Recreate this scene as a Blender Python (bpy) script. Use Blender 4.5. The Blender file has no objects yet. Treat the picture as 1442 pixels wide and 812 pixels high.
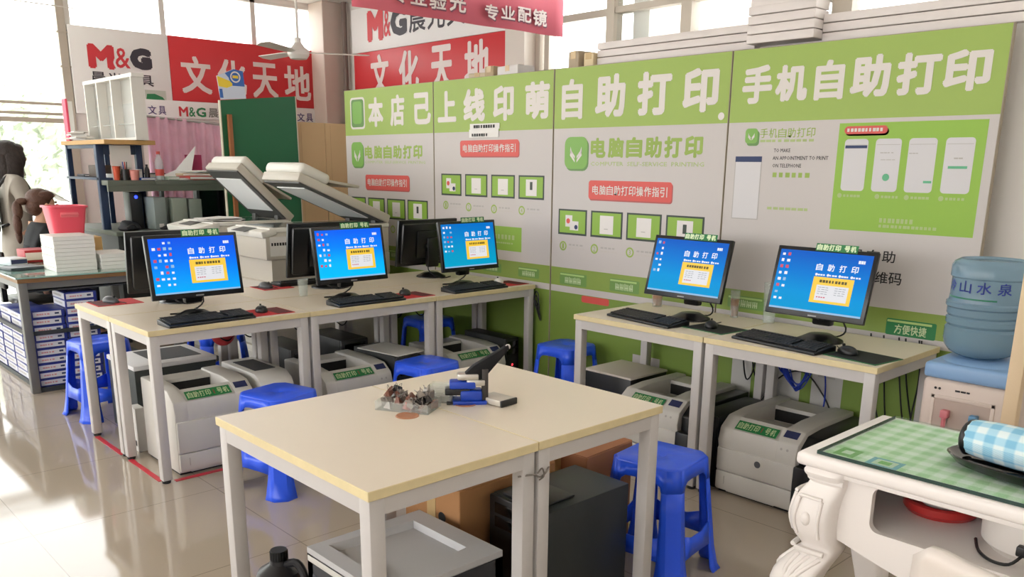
import bpy, bmesh, math, random
from mathutils import Vector, Matrix
random.seed(7)
S = bpy.context.scene
COL = S.collection
R = math.radians
# ------------------------------------------------------------------ camera, light, exposure
cd = bpy.data.cameras.new('camera'); cam = bpy.data.objects.new('camera', cd); COL.objects.link(cam)
cd.sensor_fit = 'HORIZONTAL'; cd.sensor_width = 36.0; cd.lens = 36.0 * 1189 / 1442
cd.shift_y = 134 / 1442; cd.clip_start = 0.05; cd.clip_end = 200
cam.matrix_world = Matrix(((0.68282426, -0.18875744, 0.70577734, 0), (0.73052169, 0.16392292, -0.66292332, 0),
                           (0.00943863, 0.96824579, 0.24982195, 1.5), (0, 0, 0, 1)))
S.camera = cam
W = bpy.data.worlds.new('sky'); S.world = W; W.use_nodes = True
bg = W.node_tree.nodes['Background']; bg.inputs[0].default_value = (1.0, 0.985, 0.97, 1); bg.inputs[1].default_value = 5.5
S.view_settings.view_transform = 'Standard'; S.view_settings.look = 'None'
S.view_settings.gamma = 1; S.view_settings.use_curve_mapping = False
S.view_settings.exposure = 0.14
S.cycles.use_denoising = True
S.cycles.max_bounces = 8; S.cycles.diffuse_bounces = 4; S.cycles.transparent_max_bounces = 12
S.cycles.caustics_reflective = False; S.cycles.caustics_refractive = False
S.cycles.sample_clamp_indirect = 6

def area(name, loc, rot, sx, sy, power, color=(1, 1, 1)):
    l = bpy.data.lights.new(name, 'AREA'); l.shape = 'RECTANGLE'; l.size = sx; l.size_y = sy; l.energy = power; l.color = color
    o = bpy.data.objects.new(name, l); COL.objects.link(o); o.location = loc; o.rotation_euler = rot
    return o

# ------------------------------------------------------------------ materials
def lin(c):
    return tuple(((v / 255) / 12.92 if v / 255 <= 0.04045 else ((v / 255 + 0.055) / 1.055) ** 2.4) for v in c) + (1,)
MATS = {}
def mat(name, rgb=(200, 200, 200), rough=0.5, metal=0.0, noise=0.0, scale=8.0, bump=0.0, emit=None, trans=0.0, spec=0.5, coat=0.0, alpha=1.0):
    if name in MATS: return MATS[name]
    m = bpy.data.materials.new(name); m.use_nodes = True; MATS[name] = m
    nt = m.node_tree; b = nt.nodes['Principled BSDF']
    b.inputs['Base Color'].default_value = lin(rgb); b.inputs['Roughness'].default_value = rough; b.inputs['Metallic'].default_value = metal
    b.inputs['Specular IOR Level'].default_value = spec; b.inputs['Coat Weight'].default_value = coat
    if trans: b.inputs['Transmission Weight'].default_value = trans
    if alpha < 1: b.inputs['Alpha'].default_value = alpha
    if noise or bump:
        tc = nt.nodes.new('ShaderNodeTexCoord'); nz = nt.nodes.new('ShaderNodeTexNoise')
        nz.inputs['Scale'].default_value = scale; nz.inputs['Detail'].default_value = 4
        nt.links.new(tc.outputs['Object'], nz.inputs['Vector'])
        if noise:
            mr = nt.nodes.new('ShaderNodeMapRange'); mr.inputs['To Min'].default_value = 1 - noise; mr.inputs['To Max'].default_value = 1 + noise
            mx = nt.nodes.new('ShaderNodeMix'); mx.data_type = 'RGBA'; mx.blend_type = 'MULTIPLY'; mx.inputs[0].default_value = 1
            mx.inputs[6].default_value = lin(rgb)
            nt.links.new(nz.outputs['Fac'], mr.inputs['Value']); nt.links.new(mr.outputs[0], mx.inputs[7]); nt.links.new(mx.outputs[2], b.inputs['Base Color'])
        if bump:
            bp = nt.nodes.new('ShaderNodeBump'); bp.inputs['Strength'].default_value = bump; bp.inputs['Distance'].default_value = 0.01
            nt.links.new(nz.outputs['Fac'], bp.inputs['Height']); nt.links.new(bp.outputs[0], b.inputs['Normal'])
    if emit:
        b.inputs['Emission Color'].default_value = lin(rgb); b.inputs['Emission Strength'].default_value = emit
        b.inputs['Base Color'].default_value = (0.01, 0.01, 0.01, 1)
    return m
def glassy(name, rgb, op, rough=0.05, haze=None):
    # clear pane or film: mostly transparent with a mirror-like sheen and a little body colour
    if name in MATS: return MATS[name]
    m = bpy.data.materials.new(name); m.use_nodes = True; MATS[name] = m
    nt = m.node_tree; b = nt.nodes['Principled BSDF']; out = nt.nodes['Material Output']
    b.inputs['Base Color'].default_value = lin(rgb); b.inputs['Roughness'].default_value = rough
    t = nt.nodes.new('ShaderNodeBsdfTransparent'); t.inputs[0].default_value = lin(haze or (250, 252, 252))
    mx = nt.nodes.new('ShaderNodeMixShader'); mx.inputs[0].default_value = op
    nt.links.new(t.outputs[0], mx.inputs[1]); nt.links.new(b.outputs[0], mx.inputs[2]); nt.links.new(mx.outputs[0], out.inputs[0])
    return m

def grid_mat(name, base, line, sx, sy, ox, oy, width, axes=('X', 'Y'), rough=0.15, noise=0.06, nscale=1.2, spec=0.5):
    m = bpy.data.materials.new(name); m.use_nodes = True; MATS[name] = m
    nt = m.node_tree; b = nt.nodes['Principled BSDF']; N = nt.nodes.new; L = nt.links.new
    tc = N('ShaderNodeTexCoord'); sep = N('ShaderNodeSeparateXYZ'); L(tc.outputs['Object'], sep.inputs[0])
    def lines(ax, s, o):
        a = N('ShaderNodeMath'); a.operation = 'SUBTRACT'; L(sep.outputs[ax], a.inputs[0]); a.inputs[1].default_value = o
        d = N('ShaderNodeMath'); d.operation = 'PINGPONG'; L(a.outputs[0], d.inputs[0]); d.inputs[1].default_value = s / 2
        c = N('ShaderNodeMath'); c.operation = 'LESS_THAN'; L(d.outputs[0], c.inputs[0]); c.inputs[1].default_value = width
        return c
    a, c = lines(axes[0], sx, ox), lines(axes[1], sy, oy)
    mxx = N('ShaderNodeMath'); mxx.operation = 'MAXIMUM'; L(a.outputs[0], mxx.inputs[0]); L(c.outputs[0], mxx.inputs[1])
    nz = N('ShaderNodeTexNoise'); nz.inputs['Scale'].default_value = nscale; nz.inputs['Detail'].default_value = 5; L(tc.outputs['Object'], nz.inputs['Vector'])
    mr = N('ShaderNodeMapRange'); mr.inputs['To Min'].default_value = 1 - noise; mr.inputs['To Max'].default_value = 1 + noise; L(nz.outputs['Fac'], mr.inputs['Value'])
    mu = N('ShaderNodeMix'); mu.data_type = 'RGBA'; mu.blend_type = 'MULTIPLY'; mu.inputs[0].default_value = 1; mu.inputs[6].default_value = lin(base); L(mr.outputs[0], mu.inputs[7])
    mx = N('ShaderNodeMix'); mx.data_type = 'RGBA'; L(mxx.outputs[0], mx.inputs[0]); L(mu.outputs[2], mx.inputs[6]); mx.inputs[7].default_value = lin(line)
    L(mx.outputs[2], b.inputs['Base Color']); b.inputs['Roughness'].default_value = rough; b.inputs['Specular IOR Level'].default_value = spec
    return m
def checker_mat(name, c1, c2, c3, scale, rough=0.6):
    # gingham: two crossing stripe sets that darken where they overlap
    m = bpy.data.materials.new(name); m.use_nodes = True; MATS[name] = m
    nt = m.node_tree; b = nt.nodes['Principled BSDF']; N = nt.nodes.new; L = nt.links.new
    tc = N('ShaderNodeTexCoord'); sep = N('ShaderNodeSeparateXYZ'); L(tc.outputs['UV'], sep.inputs[0])
    sm = []
    for ax in (0, 1):
        d = N('ShaderNodeMath'); d.operation = 'PINGPONG'; L(sep.outputs[ax], d.inputs[0]); d.inputs[1].default_value = scale
        c = N('ShaderNodeMapRange'); c.inputs['From Min'].default_value = scale * .4; c.inputs['From Max'].default_value = scale * .6; L(d.outputs[0], c.inputs['Value']); sm.append(c)
    ad = N('ShaderNodeMath'); L(sm[0].outputs[0], ad.inputs[0]); L(sm[1].outputs[0], ad.inputs[1])
    hv = N('ShaderNodeMath'); hv.operation = 'MULTIPLY'; L(ad.outputs[0], hv.inputs[0]); hv.inputs[1].default_value = .5
    cr = N('ShaderNodeValToRGB'); L(hv.outputs[0], cr.inputs[0])
    cr.color_ramp.elements[0].color = lin(c1); cr.color_ramp.elements[1].color = lin(c3)
    e = cr.color_ramp.elements.new(.5); e.color = lin(c2)
    L(cr.outputs[0], b.inputs['Base Color']); b.inputs['Roughness'].default_value = rough
    return m
def screen_mat(name, stops, strength):
    # a lit computer wallpaper: colour runs up the screen
    m = bpy.data.materials.new(name); m.use_nodes = True; MATS[name] = m
    nt = m.node_tree; b = nt.nodes['Principled BSDF']; N = nt.nodes.new; L = nt.links.new
    tc = N('ShaderNodeTexCoord'); sep = N('ShaderNodeSeparateXYZ'); L(tc.outputs['Generated'], sep.inputs[0])
    sh = N('ShaderNodeMath'); sh.operation = 'MULTIPLY_ADD'; L(sep.outputs[0], sh.inputs[0]); sh.inputs[1].default_value = .08; L(sep.outputs[2], sh.inputs[2])
    cr = N('ShaderNodeValToRGB'); L(sh.outputs[0], cr.inputs[0])
    cr.color_ramp.elements[0].color = lin(stops[0]); cr.color_ramp.elements[1].color = lin(stops[-1]); cr.color_ramp.elements[1].position = 1
    for i, c in enumerate(stops[1:-1]):
        e = cr.color_ramp.elements.new((i + 1) / (len(stops) - 1)); e.color = lin(c)
    b.inputs['Base Color'].default_value = (.005, .005, .005, 1); b.inputs['Roughness'].default_value = .5; b.inputs['Specular IOR Level'].default_value = .08
    L(cr.outputs[0], b.inputs['Emission Color']); b.inputs['Emission Strength'].default_value = strength
    return m

# ------------------------------------------------------------------ mesh builder
GLYPH = {}
def glyph(txt, bold, res):
    k = (txt, bold, res)
    if k not in GLYPH:
        c = bpy.data.curves.new('glyph', 'FONT'); c.body = txt; c.offset = bold; c.resolution_u = res; c.fill_mode = 'FRONT'
        o = bpy.data.objects.new('glyph', c); COL.objects.link(o)
        bpy.context.view_layer.update()
        me = bpy.data.meshes.new_from_object(o.evaluated_get(bpy.context.evaluated_depsgraph_get()))
        vs = [(v.co.x, v.co.y) for v in me.vertices]; fs = [tuple(p.vertices) for p in me.polygons]
        bpy.data.objects.remove(o); bpy.data.curves.remove(c); bpy.data.meshes.remove(me)
        if not vs: vs = [(0, 0), (1, 0), (1, 1)]; fs = []
        xs = [v[0] for v in vs]; ys = [v[1] for v in vs]
        GLYPH[k] = (vs, fs, min(xs), max(xs), min(ys), max(ys))
    return GLYPH[k]

class MB:
    def __init__(s): s.v = []; s.f = []; s.mi = []; s.m = 0; s.uv = {}
    def add(s, vs, fs):
        n = len(s.v); s.v += [tuple(v) for v in vs]
        for f in fs: s.f.append(tuple(n + i for i in f)); s.mi.append(s.m)
        return s
    def bmadd(s, bm, M=None):
        bm.verts.ensure_lookup_table(); bm.verts.index_update()
        vs = [(M @ v.co if M else v.co)[:] for v in bm.verts]
        s.add(vs, [[v.index for v in f.verts] for f in bm.faces]); bm.free(); return s
    def box(s, x0, x1, y0, y1, z0, z1, bev=0.0, M=None, seg=2):
        bm = bmesh.new(); bmesh.ops.create_cube(bm, size=1)
        for v in bm.verts:
            v.co = Vector((x0 + (v.co.x + .5) * (x1 - x0), y0 + (v.co.y + .5) * (y1 - y0), z0 + (v.co.z + .5) * (z1 - z0)))
        if bev: bmesh.ops.bevel(bm, geom=list(bm.edges), offset=bev, segments=seg, profile=.5, affect='EDGES')
        return s.bmadd(bm, M)
    def cyl(s, p0, p1, r0, r1=None, n=16, caps=True):
        r1 = r0 if r1 is None else r1
        p0, p1 = Vector(p0), Vector(p1); d = (p1 - p0).normalized()
        u = d.orthogonal().normalized(); w = d.cross(u)
        vs = []
        for p, r in ((p0, r0), (p1, r1)):
            for i in range(n):
                a = 2 * math.pi * i / n; vs.append(p + u * math.cos(a) * r + w * math.sin(a) * r)
        fs = [(i, (i + 1) % n, n + (i + 1) % n, n + i) for i in range(n)]
        if caps: fs += [tuple(reversed(range(n))), tuple(range(n, 2 * n))]
        return s.add(vs, fs)
    def tube(s, pts, r, n=6, smooth=4):
        pts = [Vector(p) for p in pts]
        if smooth and len(pts) > 2:
            out = []
            for i in range(len(pts) - 1):
                a, b = pts[i], pts[i + 1]; p = pts[i - 1] if i else a; q = pts[i + 2] if i + 2 < len(pts) else b
                for k in range(smooth):
                    t = k / smooth
                    out.append(.5 * ((2 * a) + (b - p) * t + (2 * p - 5 * a + 4 * b - q) * t * t + (3 * a - p - 3 * b + q) * t ** 3))
            pts = out + [pts[-1]]
        rs = r if isinstance(r, (list, tuple)) else [r] * len(pts)
        if len(rs) != len(pts): rs = [rs[int(i * (len(rs) - 1) / (len(pts) - 1) + .5)] for i in range(len(pts))]
        vs = []; u = None
        for i, p in enumerate(pts):
            d = (pts[min(i + 1, len(pts) - 1)] - pts[max(i - 1, 0)])
            d = d.normalized() if d.length > 1e-9 else Vector((0, 0, 1))
            if u is None: u = d.orthogonal().normalized()
            u = (u - d * u.dot(d)); u = u.normalized() if u.length > 1e-6 else d.orthogonal().normalized(); w = d.cross(u)
            for k in range(n):
                a = 2 * math.pi * k / n; vs.append(p + (u * math.cos(a) + w * math.sin(a)) * rs[i])
        fs = [(i * n + k, i * n + (k + 1) % n, (i + 1) * n + (k + 1) % n, (i + 1) * n + k) for i in range(len(pts) - 1) for k in range(n)]
        fs += [tuple(reversed(range(n))), tuple(range((len(pts) - 1) * n, len(pts) * n))]
        return s.add(vs, fs)
    def lathe(s, prof, c=(0, 0, 0), n=24, M=None):
        vs = []; c = Vector(c)
        for r, z in prof:
            for k in range(n):
                a = 2 * math.pi * k / n; p = Vector((r * math.cos(a), r * math.sin(a), z)); vs.append((M @ p if M else p) + c)
        L = len(prof)
        fs = [(i * n + k, i * n + (k + 1) % n, (i + 1) * n + (k + 1) % n, (i + 1) * n + k) for i in range(L - 1) for k in range(n)]
        if prof[0][0] > 1e-6: fs.append(tuple(reversed(range(n))))
        if prof[-1][0] > 1e-6: fs.append(tuple(range((L - 1) * n, L * n)))
        return s.add(vs, fs)
    def prism(s, poly, axis, a, b, bev=0):
        # poly in the two axes other than `axis` (cyclic order): X->(y,z)  Y->(x,z)  Z->(x,y)
        def P(u, v, t): return {'X': (t, u, v), 'Y': (u, t, v), 'Z': (u, v, t)}[axis]
        n = len(poly); bm = bmesh.new()
        A = [bm.verts.new(P(u, v, a)) for u, v in poly]; B = [bm.verts.new(P(u, v, b)) for u, v in poly]
        bm.faces.new(A); bm.faces.new(list(reversed(B)))
        for i in range(n): bm.faces.new((A[i], B[i], B[(i + 1) % n], A[(i + 1) % n]))
        bmesh.ops.recalc_face_normals(bm, faces=bm.faces)
        if bev:
            bmesh.ops.bevel(bm, geom=[e for e in bm.edges if e.calc_face_angle(0) > .5], offset=bev, segments=2, profile=.5, affect='EDGES')
        return s.bmadd(bm)
    def ball(s, c, r, n=12, M=None, sq=1.0):
        bm = bmesh.new(); bmesh.ops.create_uvsphere(bm, u_segments=n * 2, v_segments=n, radius=1)
        r = r if isinstance(r, (tuple, list)) else (r, r, r)
        for v in bm.verts: v.co = Vector((v.co.x * r[0], v.co.y * r[1], v.co.z * r[2]))
        T = Matrix.Translation(c)
        return s.bmadd(bm, T @ M if M else T)
    def quad(s, o, r, u, x0, x1, y0, y1, off=0.0):
        o, r, u = Vector(o), Vector(r), Vector(u); n = r.cross(u) * off
        return s.add([o + r * x + u * y + n for x, y in ((x0, y0), (x1, y0), (x1, y1), (x0, y1))], [(0, 1, 2, 3)])
    def rrect(s, o, r, u, x0, x1, y0, y1, rad, off=0.0, k=4):
        o, r, u = Vector(o), Vector(r), Vector(u); n = r.cross(u) * off; pts = []
        for cx, cy, a0 in ((x1 - rad, y0 + rad, -90), (x1 - rad, y1 - rad, 0), (x0 + rad, y1 - rad, 90), (x0 + rad, y0 + rad, 180)):
            for i in range(k + 1):
                a = R(a0 + 90 * i / k); pts.append(o + r * (cx + rad * math.cos(a)) + u * (cy + rad * math.sin(a)) + n)
        return s.add(pts, [tuple(range(len(pts)))])
    def disc(s, o, r, u, cx, cy, rad, off=0.0, n=18, rin=0.0):
        o, r, u = Vector(o), Vector(r), Vector(u); nn = r.cross(u) * off
        P = lambda a, q: o + r * (cx + q * math.cos(a)) + u * (cy + q * math.sin(a)) + nn
        vs = [P(2 * math.pi * i / n, rad) for i in range(n)]
        if rin:
            vs += [P(2 * math.pi * i / n, rin) for i in range(n)]
            return s.add(vs, [(i, (i + 1) % n, n + (i + 1) % n, n + i) for i in range(n)])
        return s.add(vs, [tuple(range(n))])
    def text(s, txt, o, r, u, x0, x1, y0, y1, bold=0.0, off=0.0, res=2, fit=True):
        vs, fs, a, b, c, d = glyph(txt, 0, res)
        o, r, u = Vector(o), Vector(r), Vector(u); n = r.cross(u) * off
        e = bold * min(x1 - x0, y1 - y0)            # heavier strokes: the letter laid down again a hair to each side
        x0 += e; x1 -= e; y0 += e; y1 -= e
        sx = (x1 - x0) / max(b - a, 1e-6); sy = (y1 - y0) / max(d - c, 1e-6)
        for k in range(9 if bold > .03 else (5 if bold else 1)):
            q = 8 if bold > .03 else 4; dx, dy = (0, 0) if k == 0 else (e * math.cos(2 * math.pi * (k + .5) / q) * 1.15, e * math.sin(2 * math.pi * (k + .5) / q) * 1.15)
            s.add([o + r * (x0 + (x - a) * sx + dx) + u * (y0 + (y - c) * sy + dy) + n * (1 + .02 * k) for x, y in vs], fs)
        return s
    def chars(s, txt, o, r, u, x0, x1, y0, y1, gap=.12, **k):
        n = len(txt); w = (x1 - x0) / (n + gap * (n - 1))
        for i, ch in enumerate(txt):
            if ch != ' ': s.text(ch, o, r, u, x0 + i * w * (1 + gap), x0 + i * w * (1 + gap) + w, y0, y1, **k)
        return s
    def dashes(s, o, r, u, x0, x1, y0, y1, off=0.0, n=6, seed=1):
        # a line of print too small to read
        q = random.Random(seed); x = x0; step = (x1 - x0) / n
        for i in range(n):
            w = step * (.55 + .35 * q.random()); s.quad(o, r, u, x, x + w, y0, y1, off); x += step
        return s
    def build(s, name, mats, parent=None, smooth=35, label=None, kind=None, loc=None):
        me = bpy.data.meshes.new(name); me.from_pydata(s.v, [], s.f)
        for m in (mats if isinstance(mats, (list, tuple)) else [mats]): me.materials.append(m)
        me.polygons.foreach_set('material_index', s.mi)
        me.validate(); me.update()
        if smooth:
            me.polygons.foreach_set('use_smooth', [True] * len(me.polygons)); me.set_sharp_from_angle(angle=R(smooth))
        o = bpy.data.objects.new(name, me); COL.objects.link(o)
        if parent: o.parent = parent
        if label: o['label'] = label
        if kind: o['kind'] = kind
        if loc: o.location = loc
        return o

def tag(o, label, cat, group=None, kind=None):
    o['label'] = label; o['category'] = cat
    if group: o['group'] = group
    if kind: o['kind'] = kind
    return o
def thing(name, label, cat, loc=(0, 0, 0), rz=0, group=None):
    o = bpy.data.objects.new(name, None); COL.objects.link(o); o.empty_display_size = .1
    o.location = loc; o.rotation_euler = (0, 0, R(rz)); return tag(o, label, cat, group)
def struct(name, mb, m, smooth=35):
    o = mb.build(name, m, None, smooth); o['kind'] = 'structure'; return o
def dup(root, loc, rz=None, label=None, group=None):
    r = root.copy(); COL.objects.link(r); r.location = loc
    if rz is not None: r.rotation_euler = (0, 0, R(rz))
    if label: r['label'] = label
    if group: r['group'] = group
    for ch in list(root.children):
        c = ch.copy(); COL.objects.link(c); c.parent = r
        for g in list(ch.children):
            d = g.copy(); COL.objects.link(d); d.parent = c
    return r
def skin(name, nodes, edges, m, parent=None, levels=2, root=0):
    me = bpy.data.meshes.new(name); keys = list(nodes); ix = {k: i for i, k in enumerate(keys)}
    me.from_pydata([nodes[k][0] for k in keys], [(ix[a], ix[b]) for a, b in edges], [])
    me.materials.append(m); o = bpy.data.objects.new(name, me); COL.objects.link(o)
    sk = o.modifiers.new('skin', 'SKIN'); sk.use_smooth_shade = True
    for i, k in enumerate(keys):
        d = me.skin_vertices[0].data[i]; r = nodes[k][1]; d.radius = r if isinstance(r, tuple) else (r, r); d.use_root = (i == root)
    ss = o.modifiers.new('sub', 'SUBSURF'); ss.levels = levels; ss.render_levels = levels
    if parent: o.parent = parent
    return o
X, Y, Z = Vector((1, 0, 0)), Vector((0, 1, 0)), Vector((0, 0, 1))

# shared materials
M_STEEL = mat('white_painted_steel', (192, 188, 186), .38, noise=.03, scale=20)
M_TOP = mat('cream_laminate', (230, 218, 200), .32, noise=.03, scale=3)
M_EDGE = mat('beige_wood_edge', (218, 202, 158), .5, noise=.1, scale=25)
M_RUB = mat('black_rubber', (28, 28, 30), .7)
M_BLK = mat('black_plastic', (22, 23, 25), .38, noise=.05, scale=30)
M_BLKM = mat('matte_black_steel', (30, 32, 33), .5, noise=.08, scale=12)
M_WHITE = mat('white_print', (226, 222, 218), .5)
M_PAPER = mat('white_paper', (232, 230, 226), .7, noise=.03)
M_GREEN = mat('leaf_green_print', (152, 178, 82), .5, noise=.03, scale=2)
M_DGREEN = mat('deep_green_label', (32, 122, 66), .5)
M_PRN = mat('printer_grey_white', (205, 202, 196), .45, noise=.02, scale=30)
M_BLUE = mat('blue_stool_plastic', (40, 90, 240), .3, noise=.04, scale=6)
M_RED = mat('red_print', (214, 84, 76), .5)
M_INK = mat('black_ink', (36, 34, 36), .6)
M_PALE = mat('pale_green_ink', (172, 190, 128), .6)
M_MIDG = mat('mid_green_ink', (150, 176, 84), .6)
M_GREY = mat('grey_ink', (176, 172, 168), .6)
M_NAVY = mat('navy_ink', (40, 56, 98), .6)
M_CARTON = mat('brown_cardboard', (176, 128, 84), .8, noise=.08, scale=5)
M_DGLASS = glassy('window_glass', (200, 215, 215), .06, .02)
# ------------------------------------------------------------------ the room
YB, YW, YN, XW, ZC = 3.9, 5.87, 4.06, -9.5, 3.32     # board face, back wall, near (clad) wall, far wall, ceiling
floor_m = grid_mat('glazed_floor_tiles', (172, 159, 143), (136, 124, 111), .79, .79, -3.7, .765, .0022, rough=.07, noise=.05, spec=.6)
ceil_m = grid_mat('ceiling_panels', (226, 222, 216), (196, 190, 184), .6, .6, -9.5, 5.87, .004, rough=.8, noise=.02)
wall_m = mat('warm_white_paint', (234, 229, 223), .8, noise=.03, scale=2)
frame_m = mat('window_frame_aluminium', (190, 180, 166), .5, noise=.04)
fr2_m = mat('white_window_frame', (222, 218, 212), .5)
mb = MB(); mb.box(-9.6, 1.9, -3.2, 6.0, -.12, 0); struct('floor', mb, floor_m, 0)
mb = MB(); mb.box(-9.6, 1.9, -3.2, 6.0, ZC, ZC + .12); struct('ceiling', mb, ceil_m, 0)
# far wall: glazed shopfront up to y 2.8, then wall with clerestory windows
mb = MB(); mb.box(XW - .12, XW, 2.86, YW + .13, 0, 2.72); mb.box(XW - .12, XW, 2.86, YW + .13, 3.28, ZC); struct('wall_left', mb, wall_m, 0)
fw = MB()
fw.box(XW - .08, XW + .02, 2.785, 2.86, 0, ZC)
for y in (-2.9, -1.0, .9): fw.box(XW - .06, XW + .01, y, y + .07, 0, ZC)
for a, b in ((2.035, 2.06), (1.94, 1.965), (1.868, 1.912), (0, .1), (ZC - .06, ZC)): fw.box(XW - .05, XW + .005, -3.1, 2.8, a, b)
for z in (2.72, 2.4, 1.76): fw.box(XW - .02, XW + .03, 2.77, 2.88, z, z + .012)
w1 = struct('window_1', fw, frame_m)
mb = MB(); mb.box(XW - .035, XW - .029, -3.1, 2.79, .1, ZC - .06); mb.build('pane', M_DGLASS, w1, 0)
fw = MB()
for y in (2.86, 3.80, 4.83, 5.64): fw.box(XW - .09, XW - .0, y, y + .055, 2.72, 3.28)
fw.box(XW - .09, XW, 2.86, 5.7, 2.72, 2.75); fw.box(XW - .09, XW, 2.86, 5.7, 3.25, 3.28)
w2 = struct('window_2', fw, fr2_m)
mb = MB(); mb.box(XW - .05, XW - .044, 2.9, 5.66, 2.75, 3.25); mb.build('pane', M_DGLASS, w2, 0)
mb = MB(); mb.box(XW - .12, XW, 5.69, YW + .13, 2.72, 3.28); struct('trim_1', mb, wall_m, 0)
# corner column
mb = MB(); mb.box(XW, -9.18, 5.56, YW, 0, ZC, .01); struct('column_corner', mb, mat('column_stone', (212, 196, 184), .5, noise=.04), 0)
mb = MB(); mb.cyl((-9.1, 5.8, 0), (-9.1, 5.8, ZC), .03); mb.cyl((-9.1, 5.8, 2.3), (-9.1, 5.8, 2.36), .042); mb.cyl((-9.1, 5.8, 1.2), (-9.1, 5.8, 1.26), .042)
tag(mb.build('drain_pipe', mat('brown_pipe', (120, 104, 96), .5)), 'grey brown drain pipe running up beside the corner column', 'pipe')
# deep back wall with clerestory windows
mb = MB(); mb.box(-9.5, -6.0, YW, YW + .13, 0, ZC); mb.box(-6.0, -3.42, YW, YW + .13, 0, 2.3); struct('wall_back', mb, wall_m, 0)
mb = MB(); mb.box(-6.24, -5.98, YW - .14, YW, 0, ZC); struct('column_back', mb, mat('column_paint', (226, 218, 208), .6), 0)
fw = MB()
for x in (-5.98, -5.86, -4.6): fw.box(x, x + .06, YW + .0, YW + .09, 2.3, ZC)
fw.box(-5.98, -3.42, YW, YW + .08, 2.3, 2.36); fw.box(-5.9, -3.42, YW, YW + .08, 2.74, 2.8)
w3 = struct('window_3', fw, frame_m)
mb = MB(); mb.box(-5.95, -3.42, YW + .04, YW + .046, 2.3, ZC); mb.build('pane', M_DGLASS, w3, 0)
# near wall with white cladding, pilaster and windows over it
mb = MB(); mb.box(-3.54, 1.9, YN, YN + .14, 0, 2.2); struct('wall_right', mb, wall_m, 0)
mb = MB(); mb.box(-3.45, -3.33, YN + .14, YW, 0, ZC); struct('wall_return', mb, wall_m, 0)
clad = mat('white_cladding', (224, 216, 212), .45, noise=.02)
mb = MB()
for k in range(3):
    z = 2.085 + k * .042
    mb.box(-3.56, -2.5, YN - .05, YN, z, z + .038, .004); mb.box(-2.14, 1.9, YN - .05, YN, z, z + .038, .004)
struct('trim_2', mb, clad)
mb = MB()
for k in range(4):
    z = 2.098 + k * .044; mb.box(-2.5, -2.14, YN - .13, YN, z, z + .04, .004)
mb.box(-2.49, -2.15, YN - .125, YN + .1, 2.27, ZC); struct('column_clad', mb, clad)
fw = MB()
fw.box(-3.56, -3.5, YN + .02, YN + .1, 2.2, ZC); fw.box(-3.02, -2.95, YN + .02, YN + .1, 2.2, ZC); fw.box(-2.14, -2.04, YN + .02, YN + .1, 2.2, ZC); fw.box(-.6, -.53, YN + .02, YN + .1, 2.2, ZC)
fw.box(-3.5, -2.5, YN + .03, YN + .09, 2.375, 2.41); fw.box(-2.1, 1.9, YN + .03, YN + .09, 2.6, 2.64); fw.box(-3.5, 1.9, YN + .02, YN + .1, 2.2, 2.215)
w4 = struct('window_4', fw, frame_m)
mb = MB(); mb.box(-3.5, 1.9, YN + .05, YN + .056, 2.21, ZC); mb.build('pane', M_DGLASS, w4, 0)
mb = MB(); mb.box(1.78, 1.9, -3.2, YN, 0, ZC); struct('wall_side', mb, wall_m, 0)
# unseen wall behind the camera, window band open, added to hold back front light
mb = MB(); mb.box(-9.6, 1.9, -3.3, -3.2, 0, 1.0); mb.box(-9.6, 1.9, -3.3, -3.2, 2.75, ZC)
for x in (-9.6, -6.4, -3.2, 0, 1.4): mb.box(x, x + .5, -3.3, -3.2, 1.0, 2.75)
struct('wall_front_added', mb, wall_m, 0)
# outdoors beyond the shopfront
mb = MB(); mb.box(-40, -9.62, -16, 16, -.3, -.12); struct('ground', mb, mat('pale_paving', (205, 205, 196), .8, noise=.08, scale=1), 0)
leaf_m = mat('pale_tree_leaves', (226, 232, 216), .7, noise=.08, scale=2); bark_m = mat('grey_bark', (120, 108, 94), .8)
def tree(x, y, h, r, seed, label):
    q = random.Random(seed); t = thing('tree', label, 'tree', (x, y, -.12), 0, 'trees outside the shopfront window')
    mb = MB(); mb.tube([(0, 0, 0), (.05, .03, h * .35), (0, 0, h * .62)], [.12, .09, .05], 8); mb.build('trunk', bark_m, t)
    mb = MB()
    for i in range(1500):
        v = Vector((q.gauss(0, 1), q.gauss(0, 1), q.gauss(0, 1))).normalized() * (q.random() ** .4)
        c = Vector((v.x * r, v.y * r, h * .62 + v.z * h * .36)); a = Vector((q.gauss(0, 1), q.gauss(0, 1), q.gauss(0, 1))).normalized() * .16
        b = a.orthogonal().normalized() * .09
        mb.add([c - a, c + b, c + a, c - b], [(0, 1, 2, 3)])
    mb.build('foliage', leaf_m, t, 0, kind='stuff')
tree(-16.5, 1.2, 3.4, 1.5, 1, 'pale round tree seen through the shopfront, behind the standing woman')
tree(-17.5, 4.2, 3.2, 1.5, 2, 'pale round tree seen through the shopfront, nearest the tall mullion')
tree(-18.0, -1.9, 3.6, 1.6, 3, 'pale round tree outside at the left edge of the shopfront')

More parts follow.
